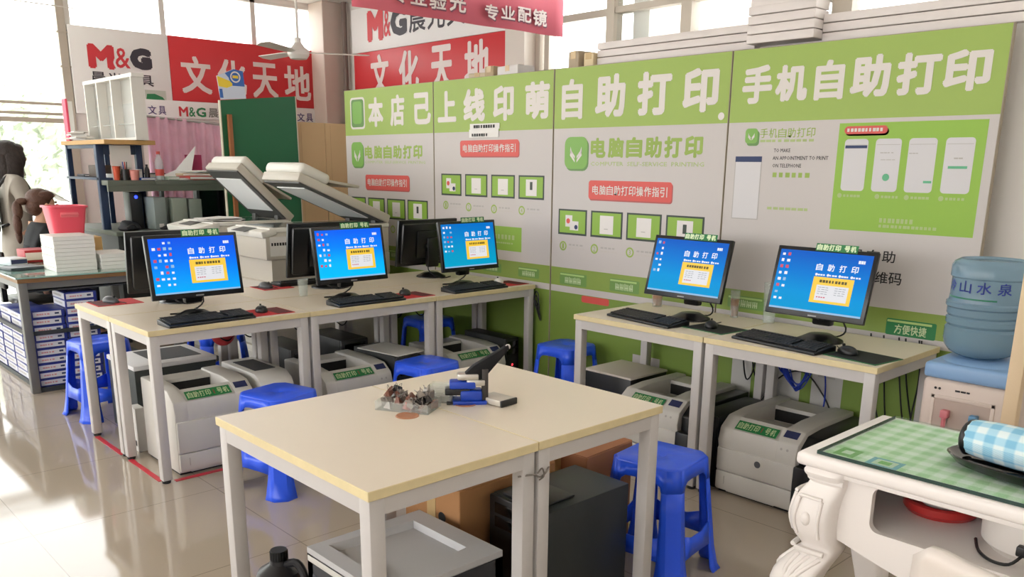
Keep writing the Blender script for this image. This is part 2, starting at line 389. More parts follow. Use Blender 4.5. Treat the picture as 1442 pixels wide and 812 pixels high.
# ------------------------------------------------------------------ wall signs, banner, fans
RED_S = mat('red_sign_vinyl', (216, 54, 60), .42, noise=.03); WH_S = mat('white_sign_vinyl', (244, 242, 240), .45); CH_S = mat('sign_white_letter', (240, 226, 222), .5)
LR = mat('logo_red', (214, 58, 66), .5); LK = mat('logo_dark', (58, 52, 62), .5); PUR = mat('logo_purple', (84, 72, 128), .5); LG = mat('logo_green', (44, 134, 84), .5)
O = Vector((XW + .04, 0, 0))
t = thing('wall_sign', 'white shop sign with a red and black letter logo on the far left wall', 'sign', (0, 0, 0))
mb = MB(); mb.box(XW + .002, XW + .04, 2.87, 3.848, 1.97, 2.80, .003); mb.build('panel', WH_S, t)
mb = MB(); mb.text('M', O, Y, Z, 3.03, 3.285, 2.41, 2.64, bold=.09, off=.003)
mb.m = 1; mb.text('&', O, Y, Z, 3.27, 3.45, 2.415, 2.64, bold=.075, off=.005); mb.m = 0; mb.text('&', O, Y, Z, 3.29, 3.435, 2.43, 2.625, bold=.012, off=.007)
mb.m = 2; mb.text('G', O, Y, Z, 3.44, 3.66, 2.43, 2.64, bold=.1, off=.003); mb.build('letter_logo', [LR, WH_S, LK], t, 0)
mb = MB(); mb.chars('晨光文具', O, Y, Z, 3.04, 3.66, 2.27, 2.38, bold=.02, off=.003); mb.build('lettering', LK, t, 0)
mb = MB(); mb.quad(O, Y, Z, 3.56, 3.78, 2.115, 2.235, .002); mb.m = 1
mb.prism([(3.565, 2.12), (3.78, 2.12), (3.74, 2.17), (3.66, 2.2), (3.58, 2.195)], 'X', XW + .041, XW + .045); mb.build('picture_print', [mat('pale_print', (205, 208, 196), .5), LG], t, 0)
t = thing('wall_sign', 'red sign with four white characters on the far wall, ceiling fan before it', 'sign')
mb = MB(); mb.box(XW + .002, XW + .04, 3.853, 5.6, 2.146, 2.80, .003); mb.build('panel', RED_S, t)
mb = MB()
for ch, a, b in (('文', 3.96, 4.30), ('化', 4.37, 4.71), ('天', 4.78, 5.10), ('地', 5.18, 5.53)): mb = MB(); mb.text(ch, O, Y, Z, a, b, 2.225, 2.615, bold=.03, off=.003); mb.build('character', CH_S, t, 0)
t = thing('wall_sign', 'long narrow white strip sign under the red sign on the far wall', 'sign')
mb = MB(); mb.box(XW + .002, XW + .05, 3.50, 5.58, 1.966, 2.142, .003); mb.build('panel', WH_S, t)
O2 = Vector((XW + .05, 0, 0)); mb = MB()
mb.text('文', O2, Y, Z, 3.57, 3.66, 1.99, 2.08, bold=.01, off=.003); mb.text('具', O2, Y, Z, 3.68, 3.76, 1.99, 2.08, bold=.01, off=.003)
mb.build('lettering', PUR, t, 0); mb = MB()
mb.m = 1; mb.text('M', O2, Y, Z, 3.90, 4.0, 1.985, 2.085, bold=.04, off=.003); mb.m = 2; mb.text('&', O2, Y, Z, 4.01, 4.08, 1.985, 2.085, bold=.02, off=.003); mb.text('G', O2, Y, Z, 4.09, 4.2, 1.985, 2.085, bold=.04, off=.003)
mb.m = 3; mb.chars('晨光文具', O2, Y, Z, 4.23, 4.72, 1.985, 2.085, bold=.015, off=.003)
mb.m = 1; mb.text('M', O2, Y, Z, 4.9, 5.0, 1.985, 2.085, bold=.04, off=.003); mb.m = 2; mb.text('G', O2, Y, Z, 5.07, 5.16, 1.985, 2.085, bold=.04, off=.003)
mb.m = 0; mb.text('光', O2, Y, Z, 5.2, 5.3, 1.99, 2.085, bold=.015, off=.003); mb.text('文', O2, Y, Z, 5.32, 5.42, 1.99, 2.085, bold=.015, off=.003); mb.text('具', O2, Y, Z, 5.44, 5.53, 1.99, 2.085, bold=.015, off=.003)
mb.build('lettering', [PUR, LR, LG, mat('logo_grey', (128, 128, 120), .5)], t, 0)
# the pair on the deep back wall
O3 = Vector((0, YW - .05, 0))
t = thing('wall_sign', 'white sign with large letter logo above the red sign on the back wall', 'sign')
mb = MB(); mb.box(-8.98, -6.27, YW - .05, YW - .002, 2.745, 3.22, .003); mb.build('panel', WH_S, t)
mb = MB(); mb.text('M', O3, X, Z, -8.65, -8.34, 2.845, 3.17, bold=.09, off=.003); mb.text('&', O3, X, Z, -8.33, -8.2, 2.87, 3.15, bold=.02, off=.003)
mb.m = 1; mb.text('G', O3, X, Z, -8.2, -7.9, 2.86, 3.15, bold=.07, off=.003); mb.chars('晨光文具', O3, X, Z, -7.86, -6.6, 2.865, 3.15, bold=.015, off=.003); mb.build('letter_logo', [LR, LK], t, 0)
t = thing('wall_sign', 'red sign with four white characters on the back wall, partly behind the green board', 'sign')
mb = MB(); mb.box(-8.95, -6.26, YW - .05, YW - .002, 2.05, 2.742, .003); mb.build('panel', RED_S, t)
mb = MB()
for ch, a, b in (('文', -8.61, -8.25), ('化', -8.06, -7.70), ('天', -7.49, -7.13), ('地', -6.94, -6.56)): mb = MB(); mb.text(ch, O3, X, Z, a, b, 2.25, 2.70, bold=.035, off=.003); mb.build('character', CH_S, t, 0)
# hanging banner
t = thing('hanging_banner', 'pink red advertising banner hanging from the ceiling, top centre', 'banner', (-5, 0, 0))
mb = MB(); n = 24
for i in range(n + 1):
    y = 3.25 + (5.21 - 3.25) * i / n; d = .012 * math.sin(i * .8); mb.v += [(d, y, 2.484 + .012 * i / n), (d, y, 3.2)]
mb.f = [(2 * i, 2 * i + 2, 2 * i + 3, 2 * i + 1) for i in range(n)]; mb.mi = [0] * n
o = mb.build('cloth', mat('pink_banner_cloth', (248, 128, 146), .6), t); o.modifiers.new('thick', 'SOLIDIFY').thickness = .003
mb = MB(); OB = Vector((.016, 0, 0))
for ch, a, b, z0, z1 in (('专', 3.55, 3.67, 2.55, 2.66), ('业', 3.70, 3.84, 2.553, 2.65), ('验', 3.86, 4.01, 2.545, 2.65), ('光', 4.04, 4.19, 2.55, 2.67), ('专', 4.37, 4.50, 2.535, 2.64), ('业', 4.53, 4.67, 2.557, 2.65), ('配', 4.70, 4.84, 2.555, 2.66), ('镜', 4.86, 5.01, 2.545, 2.665)):
    mb.m = 0; mb.text(ch, OB, Y, Z, a + .008, b + .008, z0 - .008, z1 - .008, bold=.035, off=.003); mb.m = 1; mb.text(ch, OB, Y, Z, a, b, z0, z1, bold=.03, off=.006)
mb.build('lettering', [mat('banner_shadow_print', (132, 70, 92), .6), CH_S], t, 0)
mb = MB(); mb.cyl((0, 3.23, 3.2), (0, 5.23, 3.2), .012); mb.cyl((0, 3.5, 3.2), (0, 3.5, ZC), .003, n=6); mb.cyl((0, 5.0, 3.2), (0, 5.0, ZC), .003, n=6); mb.build('hanging_rod', M_STEEL, t)
fan_m = mat('fan_enamel', (226, 222, 214), .35)
def fan(x, y, z, a0, label):
    t = thing('ceiling_fan', label, 'fan', (x, y, z), a0, 'ceiling fans')
    mb = MB(); mb.lathe([(.0, -.06), (.075, -.055), (.10, -.02), (.10, .02), (.06, .05), (.03, .09), (.03, .13), (0, .13)], n=24); mb.build('motor', fan_m, t)
    mb = MB(); mb.cyl((0, 0, .1), (0, 0, ZC - z), .012); mb.lathe([(.0, ZC - z - .08), (.05, ZC - z - .06), (.06, ZC - z), (0, ZC - z)]); mb.build('down_rod', fan_m, t)
    for k in range(3):
        mb = MB(); M = Matrix.Rotation(R(120 * k), 4, 'Z') @ Matrix.Rotation(R(10), 4, 'X')
        bm = bmesh.new(); pts = [(.09, -.02), (.18, -.05), (.62, -.065), (.66, 0), (.62, .065), (.18, .05), (.09, .02)]
        a = [bm.verts.new((p[0], p[1], .0)) for p in pts]; f = bm.faces.new(a)
        e = bmesh.ops.extrude_face_region(bm, geom=[f]); bmesh.ops.translate(bm, verts=[v for v in e['geom'] if isinstance(v, bmesh.types.BMVert)], vec=(0, 0, .006))
        bmesh.ops.recalc_face_normals(bm, faces=bm.faces); mb.bmadd(bm, M); mb.build('blade', fan_m, t)
fan(-7.5, 4.27, 2.50, 62, 'white ceiling fan on a long rod before the red sign')
fan(-7.0, 1.55, 2.58, 95, 'white ceiling fan cut off at the top left corner')
# ------------------------------------------------------------------ green display boards along the wall
BP = Vector((0, YB, 0)); ZT, ZH, ZW, ZL, ZS = 2.07, 1.722, .88, .765, .725
def A(v): return Vector((0, YB - v, 0))
M_LOWG = mat('lower_green_print', (122, 148, 62), .55, noise=.05, scale=3)
M_BODY = mat('board_white_print', (197, 191, 188), .5, noise=.02, scale=2)
M_SIDE = mat('board_edge', (160, 150, 132), .7)
M_HEAD = mat('header_letter_print', (218, 212, 206), .5)
M_BTN = mat('button_green', (112, 152, 78), .5); M_BTL = mat('button_highlight', (176, 206, 128), .5)
M_LT = mat('label_text_print', (196, 214, 168), .5); M_SC = mat('illustration_green', (138, 178, 62), .5); M_FR = mat('illustration_frame', (50, 62, 54), .5)
M_LEAF = mat('logo_button_green', (120, 172, 72), .45)
FB = dict(o=BP, r=X, u=Z)
def app_icon(mb, x0, x1, z0, z1, leaf=True):
    w = x1 - x0
    mb.m = 0; mb.rrect(BP, X, Z, x0 + .01, x1 + .01, z0 - .012, z1 - .012, w * .24, .001)
    mb.m = 1; mb.rrect(BP, X, Z, x0, x1, z0, z1, w * .24, .002)
    mb.m = 2; cx = (x0 + x1) / 2; h = z1 - z0
    if leaf:
        for sx in (-1, 1):
            for a, b in ((.0, .26), (.12, .32)):
                p = [(cx + sx * w * .04, z0 + h * (.2 + a)), (cx + sx * w * (.26), z0 + h * (.42 + a * .9)), (cx + sx * w * .24, z0 + h * (.6 + a * .8)), (cx + sx * w * .19, z0 + h * (.47 + a * .8)), (cx + sx * w * .04, z0 + h * (.28 + a))]
                q = [Vector((u, YB - .003, v)) for u, v in p]; mb.add(q if sx > 0 else q[::-1], [(0, 1, 2, 3, 4)])
def red_button(mb, x0, x1, z0, z1, txt):
    mb.m = 0; mb.rrect(BP, X, Z, x0 + .006, x1 + .006, z0 - .008, z1 - .008, .018, .001); mb.m = 1; mb.rrect(BP, X, Z, x0, x1, z0, z1, .018, .002)
    h = z1 - z0
    if txt: mb.m = 2; mb.chars(txt, BP, X, Z, x0 + .03, x1 - .03, z0 + h * .25, z1 - h * .25, bold=.02, off=.003, res=1)
def steps(mb, boxes, nums, seed, z=(1.087, 1.243)):
    # small pictures of a screen, with the round step numbers under them
    for k, (x0, x1) in enumerate(boxes):
        z0, z1 = z; mb.m = 0; mb.quad(BP, X, Z, x0, x1, z0, z1, .001); mb.m = 1; mb.quad(BP, X, Z, x0 + .012, x1 - .012, z0 + .012, z1 - .01, .002)
        mb.m = 2; w = x1 - x0
        if k == 0:
            mb.quad(BP, X, Z, x0 + w * .26, x0 + w * .5, z0 + .05, z0 + .12, .003); mb.quad(BP, X, Z, x0 + w * .42, x0 + w * .72, z0 + .03, z0 + .085, .0035)
            mb.m = 3; mb.disc(BP, X, Z, x0 + w * .36, z0 + .085, .016, .004); mb.m = 4; mb.disc(BP, X, Z, x0 + w * .64, z0 + .05, .014, .0045)
        else:
            mb.quad(BP, X, Z, x0 + w * .3, x0 + w * .72, z0 + .022, z1 - .026, .003)
            if k == 3: mb.m = 0; mb.quad(BP, X, Z, x0 + w * .46, x0 + w * .56, z0 + .06, z0 + .11, .004)
            if k in (1, 2): mb.m = 5; mb.quad(BP, X, Z, x0 + w * .44, x0 + w * .56, z0 + .05, z0 + .054, .004)
    for k, (cx, cz) in enumerate(nums):
        mb.m = 6; mb.disc(BP, X, Z, cx, cz, .03, .001, rin=.02); mb.text(str(k + 1), BP, X, Z, cx - .008, cx + .008, cz - .016, cz + .016, bold=.02, off=.001, res=1)
        mb.m = 5; mb.dashes(BP, X, Z, cx + .05, cx + .17, cz + .006, cz + .016, .001, 4, seed + k); mb.m = 7; mb.dashes(BP, X, Z, cx + .05, cx + .19, cz - .014, cz - .006, .001, 5, seed + k + 9)
STEPM = [M_FR, M_SC, M_WHITE, M_RED, M_NAVY, M_GREY, M_MIDG, mat('faint_ink', (196, 190, 184), .6)]
ICM = [mat('logo_button_shadow', (98, 140, 72), .5), M_LEAF, M_HEAD]; RBM = [mat('red_button_shade', (176, 84, 80), .5), M_RED, M_HEAD]
def greenbutton(mb, x0, x1, z0, z1, txt, seed):
    mb.m = 0; mb.rrect(BP, X, Z, x0, x1, z0, z1, .008, .001); mb.m = 1; mb.quad(BP, X, Z, x0 + .004, x1 - .02, z1 - .016, z1 - .006, .002)
    mb.m = 2; w = x1 - x0; h = z1 - z0
    if txt: mb.chars(txt, BP, X, Z, x0 + w * .18, x1 - w * .18, z0 + h * .12, z1 - h * .3, bold=.02, off=.002, res=1, gap=.05)
    else:
        q = random.Random(seed)
        for i in range(4):
            a = x0 + w * (.2 + .155 * i); c = w * .13
            for k in range(3): mb.quad(BP, X, Z, a + c * .38 * k, a + c * .38 * k + c * .2, z0 + h * .14, z1 - h * (.3 + .12 * q.random()), .002)
            mb.quad(BP, X, Z, a, a + c, z0 + h * .3, z0 + h * .38, .0022)
BTM = [M_BTN, M_BTL, M_LT]
def board(label, x0, x1):
    t = thing('display_board', label, 'board', ((x0 + x1) / 2, YB, 0), 0, 'green and white display boards on the wall')
    t.location = (0, 0, 0)
    mb = MB(); mb.box(x0, x1, YB, YB + .03, 0, ZT, .003); mb.build('panel', [M_SIDE], t, 0)
    mb = MB(); mb.quad(BP, X, Z, x0 + .004, x1 - .004, ZW - .01, ZH + .01, .0005); mb.build('white_print', M_BODY, t, 0)
    mb = MB(); mb.quad(BP, X, Z, x0 + .004, x1 - .004, ZH, ZT - .003, .0008); mb.build('green_header', M_GREEN, t, 0)
    mb = MB(); mb.quad(BP, X, Z, x0 + .004, x1 - .004, ZL, ZW, .0008); mb.build('green_strip', mat('strip_green_print', (136, 160, 72), .5, noise=.03, scale=2), t, 0)
    mb = MB(); mb.quad(BP, X, Z, x0 + .004, x1 - .004, .005, ZS, .0005); mb.m = 1; mb.quad(BP, X, Z, x0 + .004, x1 - .004, ZS, ZL, .0004)
    mb.build('lower_print', [M_LOWG, M_BODY], t, 0)
    return t
def header(t, items):
    for ch, a, b, c, d in items:
        mb = MB(); mb.text(ch, BP, X, Z, a, b, c, d, bold=.045, off=.002); mb.build('header_character', M_HEAD, t, 0)
# board 1
t = board('first green and white display board from the left, half behind the photocopiers', -6.16, -5.0)
header(t, [('本', -5.819, -5.618, 1.782, 2.0), ('店', -5.525, -5.343, 1.781, 2.005), ('己', -5.224, -5.026, 1.785, 2.004)])
mb = MB(); mb.m = 2; mb.rrect(BP, X, Z, -6.075, -5.87, 1.77, 2.01, .03, .0012); mb.m = 0; mb.rrect(BP, X, Z, -6.06, -5.885, 1.785, 1.995, .025, .002); mb.m = 1; mb.rrect(BP, X, Z, -6.04, -5.91, 1.81, 1.98, .03, .003)
app_icon(mb, -6.077, -5.91, 1.481, 1.671); mb.build('app_icon', ICM, t, 0)
mb = MB(); mb.chars('电脑自助打印', BP, X, Z, -5.888, -5.135, 1.543, 1.642, bold=.045, off=.001, gap=.16); mb.m = 1
mb.text('COMPUTER  SELF-SERVICE  PRINTING', BP, X, Z, -5.888, -5.10, 1.507, 1.528, bold=.03, off=.001, res=1); mb.build('title_lettering', [M_MIDG, M_PALE], t, 0)
mb = MB(); red_button(mb, -5.888, -5.302, 1.307, 1.42, '电脑自助打印操作指引'); mb.build('red_button', RBM, t, 0)
mb = MB(); steps(mb, [(-6.1, -5.896), (-5.862, -5.632), (-5.599, -5.359), (-5.331, -5.078)], [(-6.05, 1.01), (-5.8, 1.01), (-5.53, 1.01), (-5.25, 1.01)], 1); mb.build('step_pictures', STEPM, t, 0)
mb = MB(); greenbutton(mb, -5.6, -5.4, .785, .85, '', 3); mb.build('green_button', BTM, t, 0)
# board 2
t = board('second green and white display board from the left, behind the far monitors', -4.995, -3.803)
header(t, [('上', -4.946, -4.741, 1.792, 1.999), ('线', -4.662, -4.44, 1.787, 2.0), ('印', -4.358, -4.159, 1.784, 2.002), ('萌', -4.054, -3.837, 1.785, 2.008)])
mb = MB(); red_button(mb, -4.70, -4.107, 1.56, 1.665, '电脑自助打印操作指引'); mb.build('red_button', RBM, t, 0)
mb = MB(); steps(mb, [(-4.915, -4.689), (-4.649, -4.414), (-4.376, -4.142), (-4.107, -3.87)], [(-4.866, 1.222), (-4.612, 1.217), (-4.347, 1.215), (-4.075, 1.217)], 5, (1.29, 1.441)); mb.build('step_pictures', STEPM, t, 0)
mb = MB(); mb.quad(BP, X, Z, -4.9, -4.073, .945, 1.105, .001); mb.m = 1; mb.dashes(BP, X, Z, -4.34, -4.13, 1.02, 1.05, .002, 6, 4); mb.dashes(BP, X, Z, -4.32, -4.15, .99, 1.0, .002, 8, 5); mb.build('green_block', [M_SC, M_PALE], t, 0)
mb = MB(); greenbutton(mb, -4.1, -3.903, .785, .849, '', 6); mb.build('green_button', BTM, t, 0); mb = MB(); greenbutton(mb, -4.46, -4.27, .79, .85, '', 8); mb.build('green_button', BTM, t, 0)
p = thing('paper_note', 'small white paper strip with black print stuck on the second board under the header', 'paper')
mb = MB(); mb.box(-4.59, -4.29, YB - .006, YB - .003, 1.735, 1.772); mb.box(-4.60, -4.30, YB - .005, YB - .003, 1.683, 1.735); mb.build('sheet', M_PAPER, p, 0)
mb = MB(); A1 = A(.0065); mb.dashes(A1, X, Z, -4.55, -4.33, 1.743, 1.763, .001, 9, 2); mb.dashes(A1, X, Z, -4.57, -4.40, 1.69, 1.708, .001, 7, 3); mb.build('print', M_INK, p, 0)
# board 3
t = board('third green and white display board from the left, with the leaf icon', -3.797, -2.552)
header(t, [('自', -3.733, -3.563, 1.774, 2.004), ('助', -3.462, -3.238, 1.777, 2.012), ('打', -3.151, -2.918, 1.777, 2.006), ('印', -2.843, -2.621, 1.781, 2.002)])
mb = MB(); mb.disc(BP, X, Z, -2.595, 1.757, .019, .002); mb.build('white_dot', M_HEAD, t, 0)
mb = MB(); app_icon(mb, -3.698, -3.512, 1.485, 1.672); mb.build('app_icon', ICM, t, 0)
mb = MB(); mb.chars('电脑自助打印', BP, X, Z, -3.487, -2.696, 1.55, 1.663, bold=.045, off=.001, gap=.16); mb.m = 1
mb.text('COMPUTER  SELF-SERVICE  PRINTING', BP, X, Z, -3.485, -2.681, 1.504, 1.528, bold=.03, off=.001, res=1); mb.build('title_lettering', [M_MIDG, M_PALE], t, 0)
mb = MB(); red_button(mb, -3.493, -2.879, 1.31, 1.42, '电脑自助打印操作指引'); mb.build('red_button', RBM, t, 0)
mb = MB(); steps(mb, [(-3.739, -3.5), (-3.468, -3.22), (-3.19, -2.939), (-2.908, -2.655)], [(-3.694, 1.016), (-3.433, 1.016), (-3.157, 1.016), (-2.87, 1.02)], 9); mb.build('step_pictures', STEPM, t, 0)
mb = MB(); greenbutton(mb, -3.715, -3.488, .775, .85, '', 10); mb.build('green_button', BTM, t, 0); mb = MB(); greenbutton(mb, -3.30, -3.075, .778, .853, '', 11); mb.build('green_button', BTM, t, 0)
mb = MB(); mb.rrect(BP, X, Z, -3.524, -3.30, .68, .722, .012, .002); mb.build('red_tab', M_RED, t, 0)
mb = MB(); mb.quad(BP, X, Z, -3.06, -2.86, .56, .62, .002); mb.quad(BP, X, Z, -3.1, -2.9, .28, .42, .002); mb.disc(BP, X, Z, -3.11, .56, .012, .002); mb.dashes(BP, X, Z, -3.08, -2.85, .52, .535, .002, 5, 3); mb.disc(BP, X, Z, -2.84, .53, .012, .002); mb.dashes(BP, X, Z, -2.66, -2.58, .5, .515, .002, 3, 3)
mb.build('lower_pictures', M_BODY, t, 0)
# board 4
t = board('rightmost green and white display board, with four phone pictures on green', -2.548, -1.268)
header(t, [('手', -2.481, -2.316, 1.81, 1.989), ('机', -2.297, -2.13, 1.814, 1.98), ('自', -2.093, -1.951, 1.811, 1.987), ('助', -1.919, -1.74, 1.814, 1.993), ('打', -1.711, -1.526, 1.813, 1.987), ('印', -1.514, -1.329, 1.818, 1.982)])
mb = MB(); app_icon(mb, -2.444, -2.374, 1.62, 1.692); mb.build('app_icon', ICM, t, 0)
mb = MB(); mb.chars('手机自助打印', BP, X, Z, -2.362, -2.068, 1.645, 1.69, bold=.01, off=.001, gap=.12, res=1); mb.m = 1; mb.dashes(BP, X, Z, -2.358, -2.064, 1.625, 1.637, .001, 9, 2)
mb.build('title_lettering', [M_MIDG, M_PALE], t, 0); mb = MB(); mb.m = 2
for s, a, b, c, d in (('TO MAKE', -2.278, -2.189, 1.576, 1.594), ('AN APPOINTMENT TO PRINT', -2.281, -1.99, 1.54, 1.558), ('ON TELEPHONE', -2.279, -2.125, 1.504, 1.522)): mb.text(s, BP, X, Z, a, b, c, d, bold=.015, off=.001, res=1)
mb.build('english_lettering', [M_MIDG, M_PALE, M_INK], t, 0); mb = MB(); mb.m = 0; mb.dashes(BP, X, Z, -2.274, -2.066, 1.457, 1.48, .001, 6, 4); mb.build('slogan_print', [M_MIDG], t, 0); mb = MB(); mb.m = 1; mb.dashes(BP, X, Z, -2.289, -2.056, 1.3, 1.313, .001, 7, 5)
mb.build('slogan_print', [M_MIDG, M_PALE, M_INK], t, 0)
mb = MB(); mb.m = 1; mb.quad(BP, X, Z, -2.493, -2.338, 1.245, 1.557, .001); mb.m = 0; mb.quad(BP, X, Z, -2.488, -2.343, 1.25, 1.552, .0015); mb.m = 2; mb.quad(BP, X, Z, -2.491, -2.34, 1.53, 1.557, .002); mb.build('phone_picture', [mat('phone_print_white', (208, 206, 208), .5), M_GREY, M_NAVY], t, 0)
mb = MB(); mb.quad(BP, X, Z, -1.95, -1.309, 1.222, 1.704, .001); mb.build('green_block', mat('poster_green', (142, 184, 62), .5), t, 0)
for k, (a, b) in enumerate(((-1.915, -1.804), (-1.77, -1.654), (-1.622, -1.502), (-1.467, -1.349))):
    mb = MB(); mb.rrect(BP, X, Z, a, b, 1.402, 1.633, .016, .002); mb.m = 1; w = b - a
    mb.quad(BP, X, Z, a + .006, b - .006, 1.606, 1.608, .003)
    if k == 0: mb.m = 2; mb.quad(BP, X, Z, a + .004, b - .004, 1.592, 1.605, .003)
    if k == 1: mb.m = 3; mb.disc(BP, X, Z, (a + b) / 2 + .004, 1.465, .016, .003); mb.m = 1; mb.dashes(BP, X, Z, a + .025, b - .025, 1.57, 1.574, .003, 4, 2); mb.dashes(BP, X, Z, a + .03, b - .01, 1.54, 1.543, .003, 3, 2)
    if k == 2: mb.m = 3; mb.quad(BP, X, Z, b - .04, b - .005, 1.443, 1.453, .003); mb.m = 1; mb.dashes(BP, X, Z, a + .005, a + .05, 1.567, 1.571, .003, 3, 2)
    if k == 3: mb.m = 3; mb.quad(BP, X, Z, a + .02, b - .02, 1.505, 1.516, .003); mb.m = 1; mb.dashes(BP, X, Z, a + .04, b - .04, 1.545, 1.551, .003, 2, 2)
    mb.build('phone_picture', [mat('phone_print_white', (208, 206, 208), .5), M_GREY, M_NAVY, mat('app_teal', (92, 176, 132), .5)], t, 0)
for cx in (-1.916, -1.738, -1.606, -1.459): mb = MB(); mb.disc(BP, X, Z, cx, 1.38, .011, .002); mb.dashes(BP, X, Z, cx + .018, cx + .1, 1.374, 1.385, .002, 5, int(-cx * 90)); mb.build('step_caption', M_PALE, t, 0)
mb = MB()
mb.dashes(BP, X, Z, -1.715, -1.56, 1.265, 1.285, .002, 8, 7); mb.dashes(BP, X, Z, -1.715, -1.458, 1.243, 1.256, .002, 14, 8); mb.build('caption_print', M_PALE, t, 0)
mb = MB(); red_button(mb, -1.924, -1.723, 1.655, 1.69, ''); mb.m = 2; mb.dashes(BP, X, Z, -1.91, -1.74, 1.665, 1.68, .003, 10, 3); mb.build('red_button', RBM, t, 0)
mb = MB()
for s, a, c in (('手', -1.9, 1.087), ('机', -1.83, 1.087), ('自', -1.755, 1.087), ('助', -1.682, 1.087), ('二', -1.77, .99), ('维', -1.705, .99), ('码', -1.642, .99)): mb.text(s, BP, X, Z, a, a + .06, c, c + .054, bold=.015, off=.0015)
mb.build('black_lettering', M_INK, t, 0)
mb = MB(); greenbutton(mb, -1.627, -1.404, .762, .838, '方便快捷', 1); mb.build('green_button', [M_DGREEN, M_BTL, M_LT], t, 0)
mb = MB(); greenbutton(mb, -2.476, -2.252, .784, .85, '', 12); mb.build('green_button', BTM, t, 0)
mb = MB()
for a, b in ((-2.42, -2.3), (-2.22, -2.02), (-1.96, -1.8)): mb.quad(BP, X, Z, a, b, .02, .68, .002)
mb.m = 1; mb.quad(BP, X, Z, -1.93, -1.84, .5, .51, .003); mb.build('lower_pictures', [mat('lower_white_print', (196, 194, 190), .5), M_GREY], t, 0)
# storage behind the boards and the boxes lying on it
t = thing('storage_cabinet', 'storage cabinet behind the display boards, its black top level with theirs', 'cabinet', (-4.30, 4.25, 0))
mb = MB(); mb.box(-.72, .72, -.28, .3, 0, 2.03, .004); mb.build('body', mat('cabinet_grey', (150, 146, 140), .6), t, 0)
mb = MB(); mb.box(-.74, .74, -.3, .32, 2.03, 2.065, .004); mb.build('top_sheet', M_BLK, t, 0)
mb = MB(); mb.box(-.36, .36, -.305, -.28, .05, 1.98, .004); mb.build('door', mat('cabinet_grey', (150, 146, 140), .6), t, 0)
def carton(name, label, x, y, z, w, d, h, rz=0, m=M_CARTON, group=None, tape=True):
    t = thing(name, label, 'box', (x, y, z), rz, group)
    mb = MB(); mb.box(-w / 2, w / 2, -d / 2, d / 2, 0, h, .004); mb.build('body', m, t, 0)
    mb = MB(); mb.box(-w / 2 + .002, -.002, -d / 2 + .001, d / 2 - .001, h, h + .003); mb.box(.002, w / 2 - .002, -d / 2 + .001, d / 2 - .001, h, h + .003); mb.build('flaps', m, t, 0)
    if tape:
        mb = MB(); mb.box(-.024, .024, -d / 2 - .001, d / 2 + .001, h + .003, h + .0045); mb.box(-.024, .024, -d / 2 - .0015, -d / 2 - .0005, h * .6, h + .004); mb.build('tape', mat('packing_tape', (198, 168, 118), .3), t, 0)
    return t
M_PB = mat('pale_box_card', (206, 190, 160), .7, noise=.08, scale=9); M_WB = mat('white_box_card', (228, 224, 220), .6, noise=.05, scale=9)
carton('small_box', 'small tan box on the cabinet, leftmost above the header', -4.74, 4.15, 2.065, .16, .14, .055, 8, M_PB, 'boxes along the top of the display boards')
carton('small_box', 'small tan box between the leftmost and the white box above the header', -4.60, 4.14, 2.065, .1, .12, .09, -5, mat('tan_box_card', (186, 164, 130), .7), 'boxes along the top of the display boards')
carton('small_box', 'white flat box lying above the boards in front of the red sign', -4.40, 4.14, 2.065, .24, .14, .08, -8, M_WB, 'boxes along the top of the display boards')
carton('small_box', 'grey brown cube box standing at the black end of the cabinet top', -3.70, 4.02, 2.066, .10, .11, .10, -10, mat('grey_box_card', (176, 160, 136), .7, noise=.15, scale=30), 'boxes along the top of the display boards')
carton('small_box', 'cream box beside the grey brown cube above the boards', -3.60, 4.03, 2.066, .075, .1, .085, 0, mat('cream_box_card', (224, 206, 168), .7), 'boxes along the top of the display boards')

# ------------------------------------------------------------------ work tables
def work_table(label, group, x0, x1, y0, y1, h=.75):
    t = thing('work_table', label, 'table', ((x0 + x1) / 2, (y0 + y1) / 2, 0), 0, group); w, d = (x1 - x0) / 2, (y1 - y0) / 2
    mb = MB(); mb.m = 1; mb.box(-w, w, -d, d, h - .026, h, .0015, seg=1)
    o = mb.build('tabletop', [M_TOP, M_EDGE], t, 0)
    for p in o.data.polygons: p.material_index = 0 if p.normal.z > .9 else 1
    mb = MB(); i = .008; a = h - .072; b = h - .026
    mb.box(-w + .05, w - .05, -d + i, -d + i + .03, a, b); mb.box(-w + .05, w - .05, d - i - .03, d - i, a, b); mb.box(-w + i, -w + i + .03, -d + .05, d - .05, a, b); mb.box(w - i - .03, w - i, -d + .05, d - .05, a, b)
    mb.build('apron_frame', M_STEEL, t, 0)
    for sx in (-1, 1):
        for sy in (-1, 1):
            cx, cy = sx * (w - .03), sy * (d - .03); mb = MB(); mb.box(cx - .023, cx + .023, cy - .023, cy + .023, .015, b, .004); l = mb.build('leg', M_STEEL, t)
            mb = MB(); mb.cyl((cx, cy, 0), (cx, cy, .018), .02, n=12); mb.build('foot_cap', M_RUB, l)
    return t
GT = 'two work tables joined in the foreground'
tA = work_table('cream work table in the foreground, front half of the joined pair', GT, -2.42, -1.59, 1.03, 1.599)
tB = work_table('cream work table in the foreground, rear half under the heavy stapler', GT, -2.42, -1.59, 1.601, 2.17)
for t, y in ((tA, .2), (tB, -.14)):
    mb = MB(); mb.lathe([(0, .7501), (.026, .7505), (.034, .753), (.037, .7505)], ((-.035, .16, 0) if t is tA else (-.02, -.19, 0)), 20)
    mb.build('cable_hole_cover', mat('copper_brown', (176, 120, 86), .35, noise=.15, scale=40), t)
